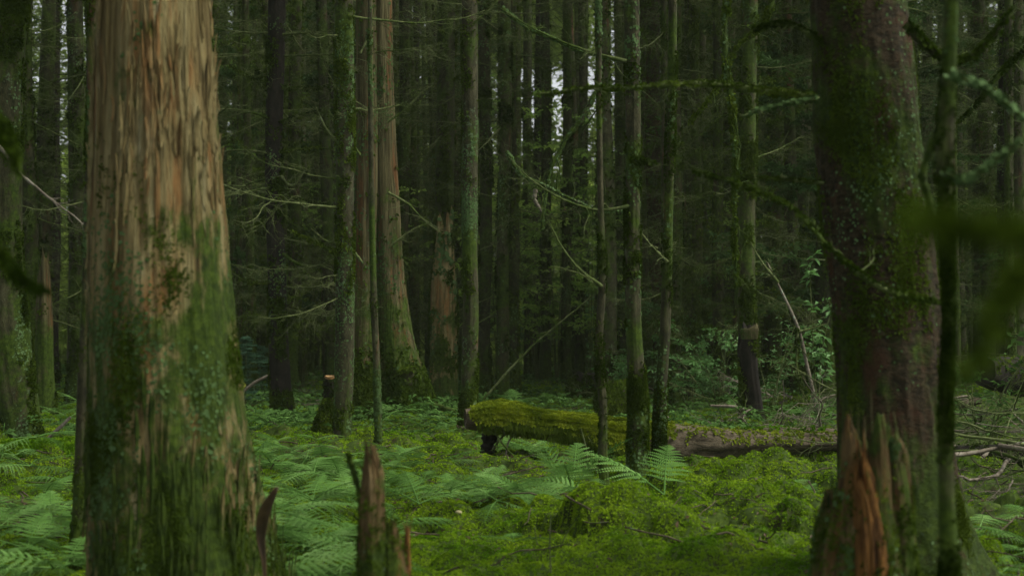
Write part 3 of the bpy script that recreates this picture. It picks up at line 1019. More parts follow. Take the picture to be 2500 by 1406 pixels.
MIDS = [
    (735, 26, 940, 'bark_lichen', 'slender lichened trunk behind the dark trunk with long horizontal branches', 0),
    (808, 32, 935, 'bark_black', 'black trunk left of the lichen speckled grey trunk', 1),
    (985, 32, 960, 'bark_dark', 'brown trunk in shade just right of the twin decaying trunks', 2),
    (1185, 30, 985, 'bark_dark', 'dark trunk right of the scarred grey brown trunk', 3),
    (1226, 30, 988, 'bark_mossy', 'mossy straight trunk, left one of a close pair behind the log', 4),
    (1254, 30, 984, 'bark_dark', 'dark straight trunk, right one of a close pair behind the log', 5),
    (1293, 24, 932, 'bark_dark', 'slender trunk rising from the far moss clearing, nearest the close pair', 0),
    (1331, 26, 957, 'bark_dark', 'straight trunk in the middle of the far moss clearing behind the log', 1),
    (1384, 24, 957, 'bark_mossy', 'straight mossy trunk at the right side of the far moss clearing', 2),
    (1412, 20, 938, 'bark_dark', 'thin dark trunk right of the far moss clearing', 3),
    (1590, 58, 965, 'redbark', 'broad dark reddish trunk behind the pair of thin mossy trees at the log', 4),
    (1645, 36, 1000, 'bark_mossy', 'mossy trunk with thickened foot right of the broad reddish trunk', 5),
    (1928, 38, 966, 'redbark', 'straight dark red trunk behind the white lichened stem', 1),
    (128, 30, 958, 'bark_black', 'black trunk at far left behind the reddish snag', 2),
    (190, 44, 985, 'bark_dark', 'dark trunk peeking out left of the huge barkless trunk', 3),
    (600, 24, 950, 'bark_dark', 'thin dark trunk close to the right side of the huge barkless trunk', 4),
    (1690, 30, 975, 'bark_mossy', 'mossy grey trunk between the reddish trunk and the slanted thin trunk', 0),
    (2452, 34, 990, 'bark_black', 'black trunk at the far right edge above the brush', 1),
]
for i, (px, w, by, mt, lb, bs) in enumerate(MIDS):
    Y = gdepth(by)
    lean = random.uniform(-8, 8)
    wob = [random.uniform(-5, 5) for _ in range(3)]
    mid('conifer_tree', lb, [(px + lean, 0, w * .86), (px + lean * .6 + wob[0], 300, w * .92), (px + wob[1], 600, w), (px + wob[2], 850, w * 1.06), (px, by, w * 1.2)],
        Y, mt, 70 + i, seg=40, rings=160, moss=700, msize=.03 + .001 * Y, lich=500, lsize=.014, bset=None if 1270 < px < 1500 else bs, flare=.3, flen=.25, top=13.)

mid('sapling_tree', 'leaning thin mossy stem standing in the moss in front of the fallen log', [(1466, 470, 15), (1470, 700, 19), (1462, 850, 20), (1472, 1000, 22), (1472, 1120, 24), (1480, 1255, 28)],
    gdepth(1255), 'bark_lichen', 101, [[(1470, 700), (1420, 660), (1370, 600), (1340, 540)]], seg=36, rings=200, moss=1500, msize=.018, lich=250, lsize=.009, top=3.4, ridge=.07)
mid('mossy_tree', 'mossy tree with shaggy foot before the fallen log, left of its thin twin', [(1542, 0, 38), (1546, 300, 38), (1544, 600, 38), (1550, 850, 40), (1558, 1000, 46), (1556, 1120, 50), (1556, 1195, 66)],
    gdepth(1195), 'bark_lichen', 102, crown=True, branches=[[(1535, 505), (1450, 510), (1390, 490), (1300, 440), (1240, 380)], [(1550, 390), (1600, 400)], [(1530, 150), (1450, 130), (1350, 90), (1270, 50), (1220, 20)]],
    seg=72, rings=300, moss=3800, msize=.022, lich=700, lsize=.012, ridge=.06, flare=.2, flen=.15)
mid('mossy_tree', 'thinner mossy tree crossing in front of the fallen log, right one of the two', [(1640, 200, 22), (1632, 500, 24), (1624, 800, 26), (1612, 1000, 30), (1610, 1185, 34)],
    gdepth(1190), 'bark_lichen', 103, [[(1630, 640), (1590, 600), (1560, 560)]], seg=48, rings=240, moss=2000, msize=.020, lich=300, lsize=.012, ridge=.06, top=4.5)
mid('conifer_tree', 'thin slanted mossy trunk right of the mossy grey trunk, leaning left upward', [(1690, 0, 26), (1700, 380, 28), (1718, 600, 30), (1740, 850, 32), (1765, 985, 36)], gdepth(985), 'bark_lichen', 104, crown=True,
    seg=40, rings=160, moss=900, msize=.04, lich=700, lsize=.022, bset=2, bscale=.8)
mid('burnt_snag', 'crooked blackened snag with bare orange top and a mossy side behind the fallen log', [(1832, 785, 34), (1826, 830, 46), (1828, 900, 46), (1838, 970, 42), (1846, 1054, 50)], gdepth(1054), 'bark_black', 105,
    seg=56, rings=160, top=None, jag=.12, moss=350, msize=.04, ridge=.08, cat='stump')
mid('conifer_tree', 'mossy trunk rising behind the crooked blackened snag', [(1832, 0, 36), (1826, 300, 38), (1822, 600, 42), (1826, 1030, 46)], 17.4, 'bark_mossy', 106, seg=40, rings=160, moss=1200, msize=.05, lich=500, lsize=.014, bset=4, bscale=.8)
mid('decayed_tree', 'pale brown barkless snag between the blackened snag and the dark red trunk', [(1888, 590, 24), (1888, 700, 30), (1886, 940, 34)], gdepth(938), 'wood_far', 107, seg=40, rings=120, top=None, jag=.5, lich=100, lsize=.03, ridge=.08)
mid('dead_sapling', 'thin white lichened dead stem curving down to the right of the blackened snag', [(1872, 640, 5), (1912, 720, 7), (1948, 800, 8), (1972, 900, 9), (1990, 980, 10), (2004, 1068, 12)],
    gdepth(1068), 'twig_pale', 108, [[(1950, 810), (1990, 800), (2020, 790)], [(1948, 800), (1946, 900), (1960, 960), (1985, 1010)], [(1900, 690), (1860, 640), (1830, 590)]], seg=20, rings=120, top=None, lich=500, lsize=.016)
mid('mossy_tree', 'thick moss covered trunk at the left edge with blackened foot', [(12, 0, 110), (8, 300, 92), (10, 600, 90), (22, 850, 104), (40, 960, 96), (60, 1090, 86)], gdepth(1090), 'bark_mossy', 109, crown=True,
    seg=72, rings=260, moss=5200, msize=.035, lich=900, lsize=.012, ridge=.07, rough=.1, flare=.15)
mid('decayed_tree', 'short reddish barkless snag beside the moss covered trunk at the left edge', [(108, 620, 26), (108, 720, 36), (108, 900, 44), (110, 1045, 52)], gdepth(1045), 'wood_far', 110, seg=60, rings=160, top=None, jag=.35,
    moss=350, msize=.04, ridge=.09, flare=.15)
mid('sapling_tree', 'thin lichen crusted stem standing just left of the huge barkless trunk', [(214, 600, 22), (210, 760, 24), (204, 900, 26), (198, 1100, 28), (192, 1250, 30), (186, 1385, 34)], gdepth(1385), 'bark_lichen', 111,
    seg=44, rings=200, moss=900, msize=.014, lich=900, lsize=.008, top=4.)

# ------------------------------------------------------------------ the stand of conifers behind
TR = []
for i in range(8):
    g = np.random.default_rng(500 + i)
    zz = np.array([-.3, .3, 2, 5, 9, 14, 17])
    wx, wy = np.cumsum(g.normal(size=(2, 7)) * .045, 1)
    rows = np.stack([wx - wx[1], wy - wy[1], zz, np.array([.165, .135, .12, .105, .085, .055, .02])], -1)
    V, fs = trunk_geo(rows, 20, 150, 500 + i, rough=.07, ridge=.05, rf=3, zf=2, flare=.45, flen=.25)
    p, nn = surf(V, fs[0], 1100, 510 + i, lambda c, n: np.clip(.3 + fbm(c[:, 0] * 4, c[:, 1] * 4, c[:, 2] * 1.5, i, 3), 0, 1) ** 2 * (c[:, 2] < 11))
    mfl = MB().add(*tufts(p, nn, .055, 4, 520 + i, droop=.6)).mesh('moss', M['moss_dark'], smooth=False)
    TR.append((MB().add(V, fs), mfl))
TMESH = {}


def trunk_mesh(i, mat):
    if (i, mat) not in TMESH:
        TMESH[(i, mat)] = TR[i][0].mesh('trunk', M[mat])
    return TMESH[(i, mat)]


taken = []
for o in C.objects:
    if o.parent is None and o.get('category') in ('tree', 'stump'):
        taken.append((o.location.x, o.location.y, .5))

# columns of the picture kept free so the sky shows through, as in the photograph
SKYGAPS = [(1262, 1312), (1428, 1452), (1458, 1492), (128, 160)]
REG = [(-1e9, 560, 'conifer trunk with bare twigs in the crowded stand at the left edge', 'trees in the stand at the left'),
       (560, 880, 'dim conifer trunk with bare twigs in the stand behind the dark trunk with horizontal branches', 'trees in the stand behind the dark branchy trunk'),
       (880, 1200, 'dim conifer trunk with bare twigs in the stand behind the twin decaying trunks', 'trees in the stand behind the twin trunks'),
       (1200, 1520, 'slender conifer trunk against the pale green light behind the far moss clearing', 'trees behind the far clearing'),
       (1520, 1960, 'mossy conifer trunk in the crowded stand behind the right half of the log', 'trees in the stand behind the log'),
       (1960, 1e9, 'conifer trunk with bare twigs in the dark stand behind the brush at the right', 'trees in the stand at the right')]
NSLIM = 70
ngap = 0
count = 0
g = np.random.default_rng(77)
tries = 0
while count < 215 + NSLIM and tries < 20000:
    tries += 1
    Y = 16.5 + 27 * g.random() ** .85
    X = g.uniform(-.44, .44) * Y
    px = X / Y * F + 1250
    if count >= 215:
        px = g.uniform(560, 1960)
        Y = g.uniform(19, 44)
        X = xat(px, Y)
    if any((X - a) ** 2 + (Y - b) ** 2 < (r + (.45 if count < 215 else .15)) ** 2 for a, b, r in taken):
        continue
    w = .26 / Y * F * .5
    if any(lo - w < px < hi + w for lo, hi in SKYGAPS) and Y < 70 and g.random() < .8:
        continue
    if Y < 19 or (540 < px < 880 and Y < 23) or (1500 < px < 1960 and Y < 20):
        continue
    if 1200 < px < 1480 and Y < 33:
        continue
    if 880 < px < 1200 and Y < 27:
        continue
    if 1185 < px < 1510:
        if ngap >= 17:
            continue
        ngap += 1
    taken.append((X, Y, .35))
    lb, gp = [(l, q) for lo, hi, l, q in REG if lo <= px < hi][0]
    s = g.uniform(.55, 1.4) if count < 215 else g.uniform(.4, .85)
    t = thing('conifer_tree', lb, 'tree', (X, Y, gz(X, Y)), gp)
    t.rotation_euler = (g.normal() * .015, g.normal() * .02, g.uniform(0, 6.28))
    mt = g.choice(['bark_dark', 'bark_mossy', 'bark_lichen', 'bark_black'], p=[.42, .25, .23, .10])
    k = int(g.integers(8))
    copy_child('trunk', trunk_mesh(k, str(mt)), t, 0, (s, s, 1))
    m = copy_child('moss', TR[k][1], t, 0, (s, s, 1))
    tag(m, kind='stuff')
    gap = 1190 < px < 1500 or any(lo - 70 < px < hi + 70 for lo, hi in SKYGAPS)
    bz = .5 if gap else .9
    if g.random() < (.3 if gap else .85):
        copy_child('dead_branches', FINE[int(g.integers(5))], t, g.uniform(0, 6.28), (s ** .5, s ** .5, 1))
    if g.random() < (.05 if gap else .22):
        copy_child('dead_branches', BSETS[int(g.integers(6)) if g.random() < .25 else 6 + int(g.integers(3))], t, g.uniform(0, 6.28), (s * bz, s * bz, 1 if not gap else 1.6))
    if g.random() < (.1 if gap else .3):
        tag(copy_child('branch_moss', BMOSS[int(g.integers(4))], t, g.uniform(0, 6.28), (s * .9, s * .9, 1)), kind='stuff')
    if g.random() < (.12 if Y < 34 else .2) and not gap:
        copy_child('foliage', FOLS[int(g.integers(4))], t, g.uniform(0, 6.28), (s, s, 1))
    if Y > 40 and g.random() < .15 and not any(lo - 90 < px < hi + 90 for lo, hi in SKYGAPS):
        copy_child('crown', CROWNS[int(g.integers(4))], t, g.uniform(0, 6.28), (s, s, 1), (0, 0, g.uniform(-1.5, 1.5)))
    count += 1

# far wood beyond, reading as one mass
def far_wood():
    g = np.random.default_rng(13)
    tr, lf = MB(), MB()
    for i in range(130):
        Y = g.uniform(54, 115)
        X = g.uniform(-.5, .5) * Y
        px = X / Y * F + 1250
        if any(lo - 6 < px < hi + 6 for lo, hi in SKYGAPS):
            continue
        r = g.uniform(.1, .22)
        tr.add(*tube(np.array([[X, Y, -.5], [X + g.normal() * .2, Y, 7], [X + g.normal() * .4, Y, 22]]), [r * 1.2, r, r * .4], 6))
    n = 5400
    Y = 51 + 58 * g.random(n) ** 1.8
    X = g.uniform(-.50, .50, n) * Y
    Zt = (g.random(n) ** 1.15) * 26
    px = X / Y * F + 1250
    py = HZ - (Zt - CAMH) / Y * F
    keep = np.ones(n, bool)
    for lo, hi, p0, p1 in ((1255, 1320, 140, 320), (1425, 1500, -200, 215), (125, 165, -200, 90), (140, 165, 440, 490), (765, 785, 270, 400), (1100, 1115, 470, 560)):
        keep &= ~((px > lo - 32) & (px < hi + 32) & (py > p0 - 30) & (py < p1 + 25) & (g.random(n) < .96))
    X, Y, Zt = X[keep], Y[keep], Zt[keep]
    m = 1500
    y2 = g.uniform(45.5, 58, m)
    x2 = g.uniform(-.48, .48, m) * y2
    z2 = 7.5 * g.random(m) ** 1.5
    y3 = g.uniform(58, 80, 420)
    px3, py3 = g.uniform(1235, 1410, 420), g.uniform(-150, 135, 420)
    x3, z3 = (px3 - 1250) / F * y3, CAMH + (HZ - py3) / F * y3
    X, Y, Zt = np.r_[X, x2, x3], np.r_[Y, y2, y3], np.r_[Zt, z2, z3]
    per = 26
    P = np.repeat(np.stack([X, Y, Zt], -1), per, 0)
    P = P + np.random.default_rng(3).normal(size=P.shape) * np.array([.85, .85, .30])
    N = np.random.default_rng(4).normal(size=P.shape) * .5 + np.array([0, -.3, .8])
    N /= np.linalg.norm(N, axis=1)[:, None]
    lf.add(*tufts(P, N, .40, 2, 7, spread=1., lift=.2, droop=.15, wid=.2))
    return tr, lf


ft, fl = far_wood()
fwd = link('distant_wood', ft.mesh('distant_wood', M['bark_dark']))
tag(fwd, 'far wood of thin trunks closing the view behind the stand', 'wood', kind='stuff')
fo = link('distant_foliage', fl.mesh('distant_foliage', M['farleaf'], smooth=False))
tag(fo, 'far foliage glimpsed between the trunks, its green brightened as if lit', 'foliage', kind='stuff')

# ------------------------------------------------------------------ fallen log
YL = 11.9
oL = np.array([xat(1560, YL), YL, gz(xat(1560, YL), YL)])
Lg = thing('fallen_log', 'long fallen log, raised left end thick with yellow green moss, bare at right', 'log', oL)
LP = [(1136, 1024, 44), (1200, 1022, 64), (1300, 1034, 70), (1400, 1050, 80), (1500, 1072, 98), (1600, 1080, 98), (1700, 1082, 84), (1790, 1082, 66), (1870, 1080, 54), (1970, 1078, 46), (2070, 1080, 38)]
rowsL = np.array([[*at(a, b, YL + (a - 1500) * .0006), w * .5 * YL / F] for a, b, w in LP])
SL = spline(rowsL, 150)
anL = np.arange(56) * 2 * math.pi / 56
RL = SL[:, 3:4] * (1 + .22 * fbm(np.linspace(0, 9, 150)[:, None], np.cos(anL)[None] * 1.2, np.sin(anL)[None] * 1.2, 67, 3) + .10 * fbm(np.cos(anL)[None] * 1.6, np.sin(anL)[None] * 1.6, np.linspace(0, 5, 150)[:, None], 61, 3) + .10 * fbm(np.cos(anL)[None] * 6, np.sin(anL)[None] * 6, np.linspace(0, 3, 150)[:, None], 62, 3))
VL, QL = tube(SL[:, :3], RL, 56)
VL2 = np.vstack([VL, SL[0, :3] + [.03, 0, 0], SL[-1, :3]])
capA = np.stack([np.arange(56), (np.arange(56) + 1) % 56, np.full(56, len(VL))], -1)
capB = np.stack([149 * 56 + np.arange(56), 149 * 56 + (np.arange(56) + 1) % 56, np.full(56, len(VL) + 1)], -1)
lw = link('trunk', MB().add(VL2, [QL, capA, capB]).mesh('trunk', M['log'], origin=oL), Lg)
xl = lambda px: xat(px, YL)
def wlog(c, n):
    left = np.clip((xl(1650) - c[:, 0]) / .6, 0.02, 1)
    end = np.clip((c[:, 0] - xl(1150)) / .1, 0, 1)
    return end * left * np.clip(n[:, 2] * 1.9 - .05, 0, 1) * (.6 + .4 * fbm(c[:, 0] * 4, c[:, 1] * 4, c[:, 2] * 4, 3, 2))
def outw(p, nn, S):
    c = np.stack([np.interp(p[:, 0], S[:, 0], S[:, k]) for k in range(3)], -1)
    return np.where(((p - c) * nn).sum(1)[:, None] < 0, -nn, nn)


QLn = QL if (outw(*surf(VL, QL, 400, 2), SL) * surf(VL, QL, 400, 2)[1]).sum() > 0 else QL[:, ::-1]
p, nn = surf(VL, QLn, 16000, 63, wlog)
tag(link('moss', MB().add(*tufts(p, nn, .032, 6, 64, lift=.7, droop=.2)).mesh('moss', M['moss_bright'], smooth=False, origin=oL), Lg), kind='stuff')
# shaggy fringe hanging under the mossy part
p, nn = surf(VL, QLn, 1300, 65, lambda c, n: (c[:, 0] < xl(1530)) * (c[:, 0] > xl(1170)) * (n[:, 1] < .2) * np.clip(1 - np.abs(n[:, 2] + .15) * 2.2, 0, 1))
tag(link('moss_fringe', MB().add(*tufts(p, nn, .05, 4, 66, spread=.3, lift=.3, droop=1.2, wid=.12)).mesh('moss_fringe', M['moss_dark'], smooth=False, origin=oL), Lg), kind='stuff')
# moss cushion heaped on the raised end
gC = np.random.default_rng(5)
th, ph = np.meshgrid(np.linspace(0, math.pi, 24), np.linspace(0, 2 * math.pi, 40, endpoint=False), indexing='ij')
cc = at(1225, 1003, YL)
rad = 1 + .25 * fbm(np.cos(ph) * np.sin(th) * 2, np.sin(ph) * np.sin(th) * 2, np.cos(th) * 2, 71, 3)
VC = np.stack([cc[0] + .22 * rad * np.sin(th) * np.cos(ph), cc[1] + .15 * rad * np.sin(th) * np.sin(ph), cc[2] + .085 * rad * np.cos(th)], -1).reshape(-1, 3)
QC = grid_quads(24, 40)
p, nn = surf(VC, QC, 3000, 72)
nn = np.where(((p - cc) * nn).sum(1)[:, None] < 0, -nn, nn)
mcu = MB().add(VC, QC)
mcu.add(*tufts(p, nn, .036, 6, 73, lift=.6, droop=.3))
tag(link('moss_cushion', mcu.mesh('moss_cushion', M['moss_bright'], smooth=False, origin=oL), Lg), kind='stuff')
pbranch(Lg, oL, [(1200, 1050), (1192, 1085), (1185, 1130)], YL, .06, .05, 'bark_black', 0, 74, 'root')
pbranch(Lg, oL, [(1240, 1050), (1215, 1080), (1200, 1100)], YL - .1, .012, .006, 'twig', 3, 75, 'branch', sl=.15)
pbranch(Lg, oL, [(1200, 1045), (1250, 1110), (1310, 1155), (1340, 1170)], YL - .25, .010, .005, 'twig', 5, 76, 'branch', sl=.15)
pbranch(Lg, oL, [(1260, 1050), (1240, 1085), (1235, 1130)], YL - .2, .008, .004, 'twig_pale', 3, 77, 'branch', sl=.15)
pbranch(Lg, oL, [(1418, 1045), (1430, 1090), (1436, 1150)], YL - .2, .008, .004, 'twig', 3, 78, 'branch', sl=.15)
pbranch(Lg, oL, [(1500, 1105), (1540, 1125), (1600, 1130), (1700, 1120)], YL + .05, .10, .08, 'bark_black', 0, 79, 'root')


def small_log(label, path, Y, mat, seed, moss=0, k=24, msize=.04, mossmat='moss', name='fallen_log', rough=.12):
    rows = np.array([[*at(a, b, Y + dy), w * .5 * Y / F] for a, b, w, dy in path])
    S = spline(rows, 70)
    an = np.arange(k) * 2 * math.pi / k
    R = S[:, 3:4] * (1 + rough * fbm(np.cos(an)[None] * 2, np.sin(an)[None] * 2, np.linspace(0, 5, 70)[:, None], seed, 3))
    V, Q = tube(S[:, :3], R, k)
    V2 = np.vstack([V, S[0, :3], S[-1, :3]])
    a_ = np.stack([np.arange(k), (np.arange(k) + 1) % k, np.full(k, len(V))], -1)
    b_ = np.stack([69 * k + np.arange(k), 69 * k + (np.arange(k) + 1) % k, np.full(k, len(V) + 1)], -1)
    org = np.array([S[35, 0], S[35, 1], gz(S[35, 0], S[35, 1])])
    t = thing(name, label, 'log', org)
    link('trunk', MB().add(V2, [Q, a_, b_]).mesh('trunk', M[mat], origin=org), t)
    if moss:
        p, nn = surf(V, Q, moss, seed)
        ctr = np.stack([np.interp(p[:, 0], *(S[:, [0, c]].T if S[0, 0] < S[-1, 0] else S[::-1, [0, c]].T)) for c in range(3)], -1)
        nn = np.where(((p - ctr) * nn).sum(1)[:, None] < 0, -nn, nn)
        kp = nn[:, 2] > -.15
        tag(link('moss', MB().add(*tufts(p[kp], nn[kp], msize, 5, seed + 1, lift=.7, droop=.25)).mesh('moss', M[mossmat], smooth=False, origin=org), t), kind='stuff')
    return t


small_log('slim brown log lying behind the bare right end of the long mossy log', [(1760, 1066, 30, .9), (1900, 1058, 34, .8), (2000, 1060, 32, .7), (2080, 1062, 30, .7)], 12.2, 'log', 81, 250)
small_log('grey stick of a log lying under the slim brown log at the massive trunk', [(1790, 1106, 16, .2), (1900, 1100, 20, .1), (2000, 1098, 18, 0)], 12.3, 'twig_pale', 82)
small_log('moss covered log lying across the lower left behind the ferns', [(-40, 1128, 90, 0), (60, 1118, 88, .1), (150, 1110, 80, .2), (230, 1100, 70, .3)], gdepth(1185), 'bark_mossy', 83, 2600, msize=.035)
small_log('dark rotten log in the brush at the right edge', [(2330, 1110, 50, .4), (2420, 1112, 56, .2), (2540, 1105, 56, 0)], 12.0, 'bark_black', 84, 160, mossmat='moss_dark')
small_log('thick mossy log end facing out of the dark brush at the far right', [(2400, 905, 70, .0), (2450, 915, 90, .3), (2560, 925, 100, .6)], 15., 'bark_black', 85, 500, mossmat='moss_dark')
small_log('brown split log lying in the moss right of the twin decaying trunks foot', [(1030, 985, 10, 0), (1060, 990, 14, 0), (1110, 1005, 12, -.3)], 17., 'bark_dark', 86)

# mossy mound stump behind the log, and others
def mossy_stump(label, path, Y, seed, moss=1600, msize=.05, mat='bark_black', mm='moss'):
    rows = rows_px(path, Y)
    org = np.array([rows[0, 0], Y, gz(rows[0, 0], Y)])
    rows[0, 2] = min(rows[0, 2], org[2] - .1)
    t = thing('mossy_stump', label, 'stump', org)
    V, fs = trunk_geo(rows, 48, 80, seed, rough=.22, ridge=.12, rf=2.5, zf=2.5, jag=.08)
    V = V - org
    link('wood', MB().add(V, fs).mesh('wood', M[mat]), t)
    p, nn = surf(V, fs[0], moss, seed, lambda c, n: np.clip(.45 + 1.2 * fbm(c[:, 0] * 2.5, c[:, 1] * 2.5, c[:, 2] * 2.5, seed, 3), 0, 1))
    tag(link('moss', MB().add(*tufts(p, nn, msize, 5, seed, lift=.6, droop=.5)).mesh('moss', M[mm], smooth=False), t), kind='stuff')
    return t


mossy_stump('rounded moss draped stump behind the mossy trees at the log', [(1520, 1040, 150), (1518, 995, 130), (1512, 955, 100), (1508, 925, 50)], 17.5, 121, 2600, .045, mm='moss_dark')
mossy_stump('dark mossy uprooted stump beyond the log below the thin dark trunk', [(1432, 985, 90), (1430, 940, 84), (1436, 905, 60)], 21.5, 122, 700, .06, mm='moss_dark')
mossy_stump('low mossy stump with a leaning root beside the lichen speckled grey trunk', [(775, 1095, 60), (785, 1050, 46), (796, 1000, 32), (806, 970, 26)], 14.2, 123, 1300, .035, mm='moss_dark')
mossy_stump('small sawn stump with moss left of the twin decaying trunks', [(806, 985, 34), (806, 950, 30), (806, 922, 28)], 19., 124, 300, .04, mm='moss_dark')
mossy_stump('ragged low stump with moss under the raised log end', [(1186, 1150, 60), (1188, 1115, 44), (1190, 1085, 30)], 11.9, 125, 500, .03, mm='moss_dark')
mossy_stump('mossy root plate behind the dead white stem', [(1930, 1040, 150), (1935, 985, 130), (1940, 960, 70)], 18.5, 126, 1800, .055, mm='moss_dark')
# bright sawn face on the small stump
cs = at(806, 918, 18.85)
an = np.arange(20) * 2 * math.pi / 20
rr = .075 * (1 + .12 * np.sin(an * 3))
VS = np.stack([cs[0] + rr * np.cos(an), cs[1] + rr * np.sin(an), cs[2] + .012 * np.cos(an * 2)], -1)
VS = np.vstack([VS, VS - [0, 0, .03]])
stp = [o for o in C.objects if o.get('label', '').startswith('small sawn stump')][0]
so = link('sawn_face', MB().add(VS, [np.arange(20)[None], grid_quads(2, 20)]).mesh('sawn_face', M['cutwood'], origin=np.array(stp.location)), stp)
# orange bare top on the blackened snag
bs_ = [o for o in C.objects if o.get('label', '').startswith('crooked blackened')][0]
Vb, fb = trunk_geo(rows_px([(1828, 828, 40), (1832, 800, 40), (1842, 788, 22)], gdepth(1054) - .03), 32, 30, 131, rough=.2, ridge=.2, jag=.12)
link('bare_top', MB().add(Vb, fb).mesh('bare_top', M['wood_far'], origin=np.array(bs_.location)), bs_)

# ------------------------------------------------------------------ hanging and free branches
def free_branch(label, path, Y, r0, r1, mat, seed, name='mossy_branch', cat='branch', **kw):
    org = at(*path[0], Y)
    t = thing(name, label, cat, org)
    pbranch(t, org, path, Y, r0, r1, mat, seed=seed, **kw)
    return t


free_branch('faint green blur of a leafy branch reaching in from the right edge', [(2660, 610), (2520, 575), (2400, 556), (2300, 545), (2235, 540)], .75, .0016, .0006, 'bark_mossy', 141, moss=90, msize=.015, subs=7, sl=.05)
free_branch('drooping dark spray hanging at the right edge, close to the camera', [(2640, 430), (2560, 590), (2470, 700), (2410, 800), (2360, 940)], 1.1, .003, .001, 'bark_mossy', 142, moss=80, msize=.018, subs=9, sl=.12)
free_branch('blurred mossy stub poking in at the left edge above the others', [(-60, 240), (0, 300), (25, 360), (45, 415)], 3.0, .014, .006, 'bark_mossy', 143, moss=240, msize=.014, subs=2, sl=.08)
free_branch('low blurred mossy branch curving in at the left edge', [(-70, 560), (0, 620), (50, 680), (112, 712)], 3.0, .012, .005, 'bark_mossy', 144, moss=260, msize=.016, subs=3, sl=.1)
free_branch('pale thin branch sloping down across the left edge to the huge trunk', [(-20, 330), (60, 430), (150, 500), (215, 552)], 8.0, .010, .004, 'twig_pale', 145, name='dead_branch', subs=6, sl=.18)
free_branch('curved pale strip of dead bark hanging in the middle of the trees', [(1308, 462), (1306, 485), (1316, 505), (1328, 524)], 17., .030, .012, 'twig_pale', 146, name='bark_strip', cat='bark', subs=0)
free_branch('long bent bough slanting down through the middle of the stand', [(1455, 225), (1430, 280), (1385, 340), (1345, 420), (1330, 500), (1322, 560)], 16., .03, .018, 'bark_lichen', 147, name='dead_branch', subs=10, sl=.35, lich=250, msize=.03)
free_branch('lichened bough arching across the middle of the stand', [(1236, 370), (1275, 430), (1340, 462), (1400, 490), (1460, 515), (1530, 520)], 14., .022, .010, 'bark_lichen', 148, name='dead_branch', subs=10, sl=.3, lich=350, msize=.028)
free_branch('long lichened bough sloping down right at the top of the middle', [(1225, 20), (1280, 65), (1340, 90), (1400, 118), (1480, 142), (1540, 150)], 13., .020, .010, 'bark_lichen', 149, name='dead_branch', subs=10, sl=.3, lich=350, msize=.026)
free_branch('thin arched twig leaning up from the log toward the clearing trunks', [(1180, 975), (1240, 900), (1310, 830), (1380, 770), (1440, 720)], 19., .018, .006, 'twig', 150, name='dead_branch', subs=5, sl=.2)
free_branch('mossy upright bough left of the massive red trunk', [(1778, -30), (1770, 120), (1785, 260), (1800, 400), (1792, 560), (1800, 700)], 9.5, .020, .008, 'bark_mossy', 151, name='dead_branch', subs=12, sl=.3, moss=700, msize=.025, lich=200)
free_branch('slanting mossy bough above the bare horizontal branch of the red trunk', [(1900, -30), (1860, 60), (1800, 120), (1760, 210), (1690, 300)], 10.5, .018, .008, 'bark_mossy', 152, name='dead_branch', subs=10, sl=.3, moss=500, msize=.025)
free_branch('crooked bough at the top right above the brush', [(2520, 110), (2440, 180), (2380, 260), (2340, 300)], 8., .016, .006, 'bark_mossy', 153, name='dead_branch', subs=8, sl=.3, moss=400, msize=.02)

# brush: fallen dead branches, each a thing
BRM = [MB().add(V_, f_).mesh('dead_branch', M['twig_pale'] if i % 2 else M['twig']) for i, (V_, f_) in enumerate(BR)]
g = np.random.default_rng(55)


def lay(label, group, n, pxr, pyr, smin, smax, hi=.35):
    for i in range(n):
        px, py = g.uniform(*pxr), g.uniform(*pyr)
        Y = gdepth(py)
        X = xat(px, Y)
        o = link('dead_branch', BRM[int(g.integers(len(BRM)))], None, (X, Y, gz(X, Y) + g.uniform(.04, hi)))
        o.rotation_euler = (g.uniform(-1, 1), g.uniform(-.5, .25), g.uniform(0, 6.283))
        s = g.uniform(smin, smax)
        o.scale = (s, s, s)
        tag(o, label, 'branch', group)


lay('grey dead branch in the tangled brush pile right of the massive red trunk', 'dead branches in the brush pile at the right', 60, (2310, 2560), (1010, 1240), .7, 1.7, .5)
lay('fallen dead branch in the tangle behind the right half of the log', 'fallen branches behind the log', 30, (1600, 2040), (960, 1075), .6, 1.6, .3)
lay('fallen dead branch on the ground behind the dark branchy trunk', 'fallen branches at the left', 14, (580, 800), (950, 1030), .6, 1.5, .2)
lay('fallen twig on the moss right of the raised log end', 'fallen twigs by the log', 6, (1330, 1500), (1090, 1150), .25, .6, .1)
lay('dead twig on the litter at the lower left', 'dead twigs at the lower left', 9, (0, 215), (1130, 1330), .3, .7, .1)
small_log('pale grey stick leaning on the mossy bank at the left edge', [(118, 1068, 7, 0), (150, 1040, 9, 0), (172, 1018, 7, 0)], 13.2, 'twig_pale', 88, name='dead_branch')
small_log('brown stick propped up behind the barkless trunk among the ferns', [(588, 960, 6, 0), (620, 935, 8, 0), (660, 914, 6, 0)], 19.5, 'twig_pale', 89, name='dead_branch')
small_log('straight pale stick lying on branches behind the blackened snag', [(1735, 990, 6, 0), (1800, 994, 7, 0), (1820, 1000, 6, 0)], 16., 'twig_pale', 90, name='dead_branch')
small_log('thick broken stick with pale end in the brush at the right', [(2340, 990, 18, 0), (2370, 982, 20, 0), (2392, 974, 22, 0)], 14., 'log', 92, name='dead_branch')


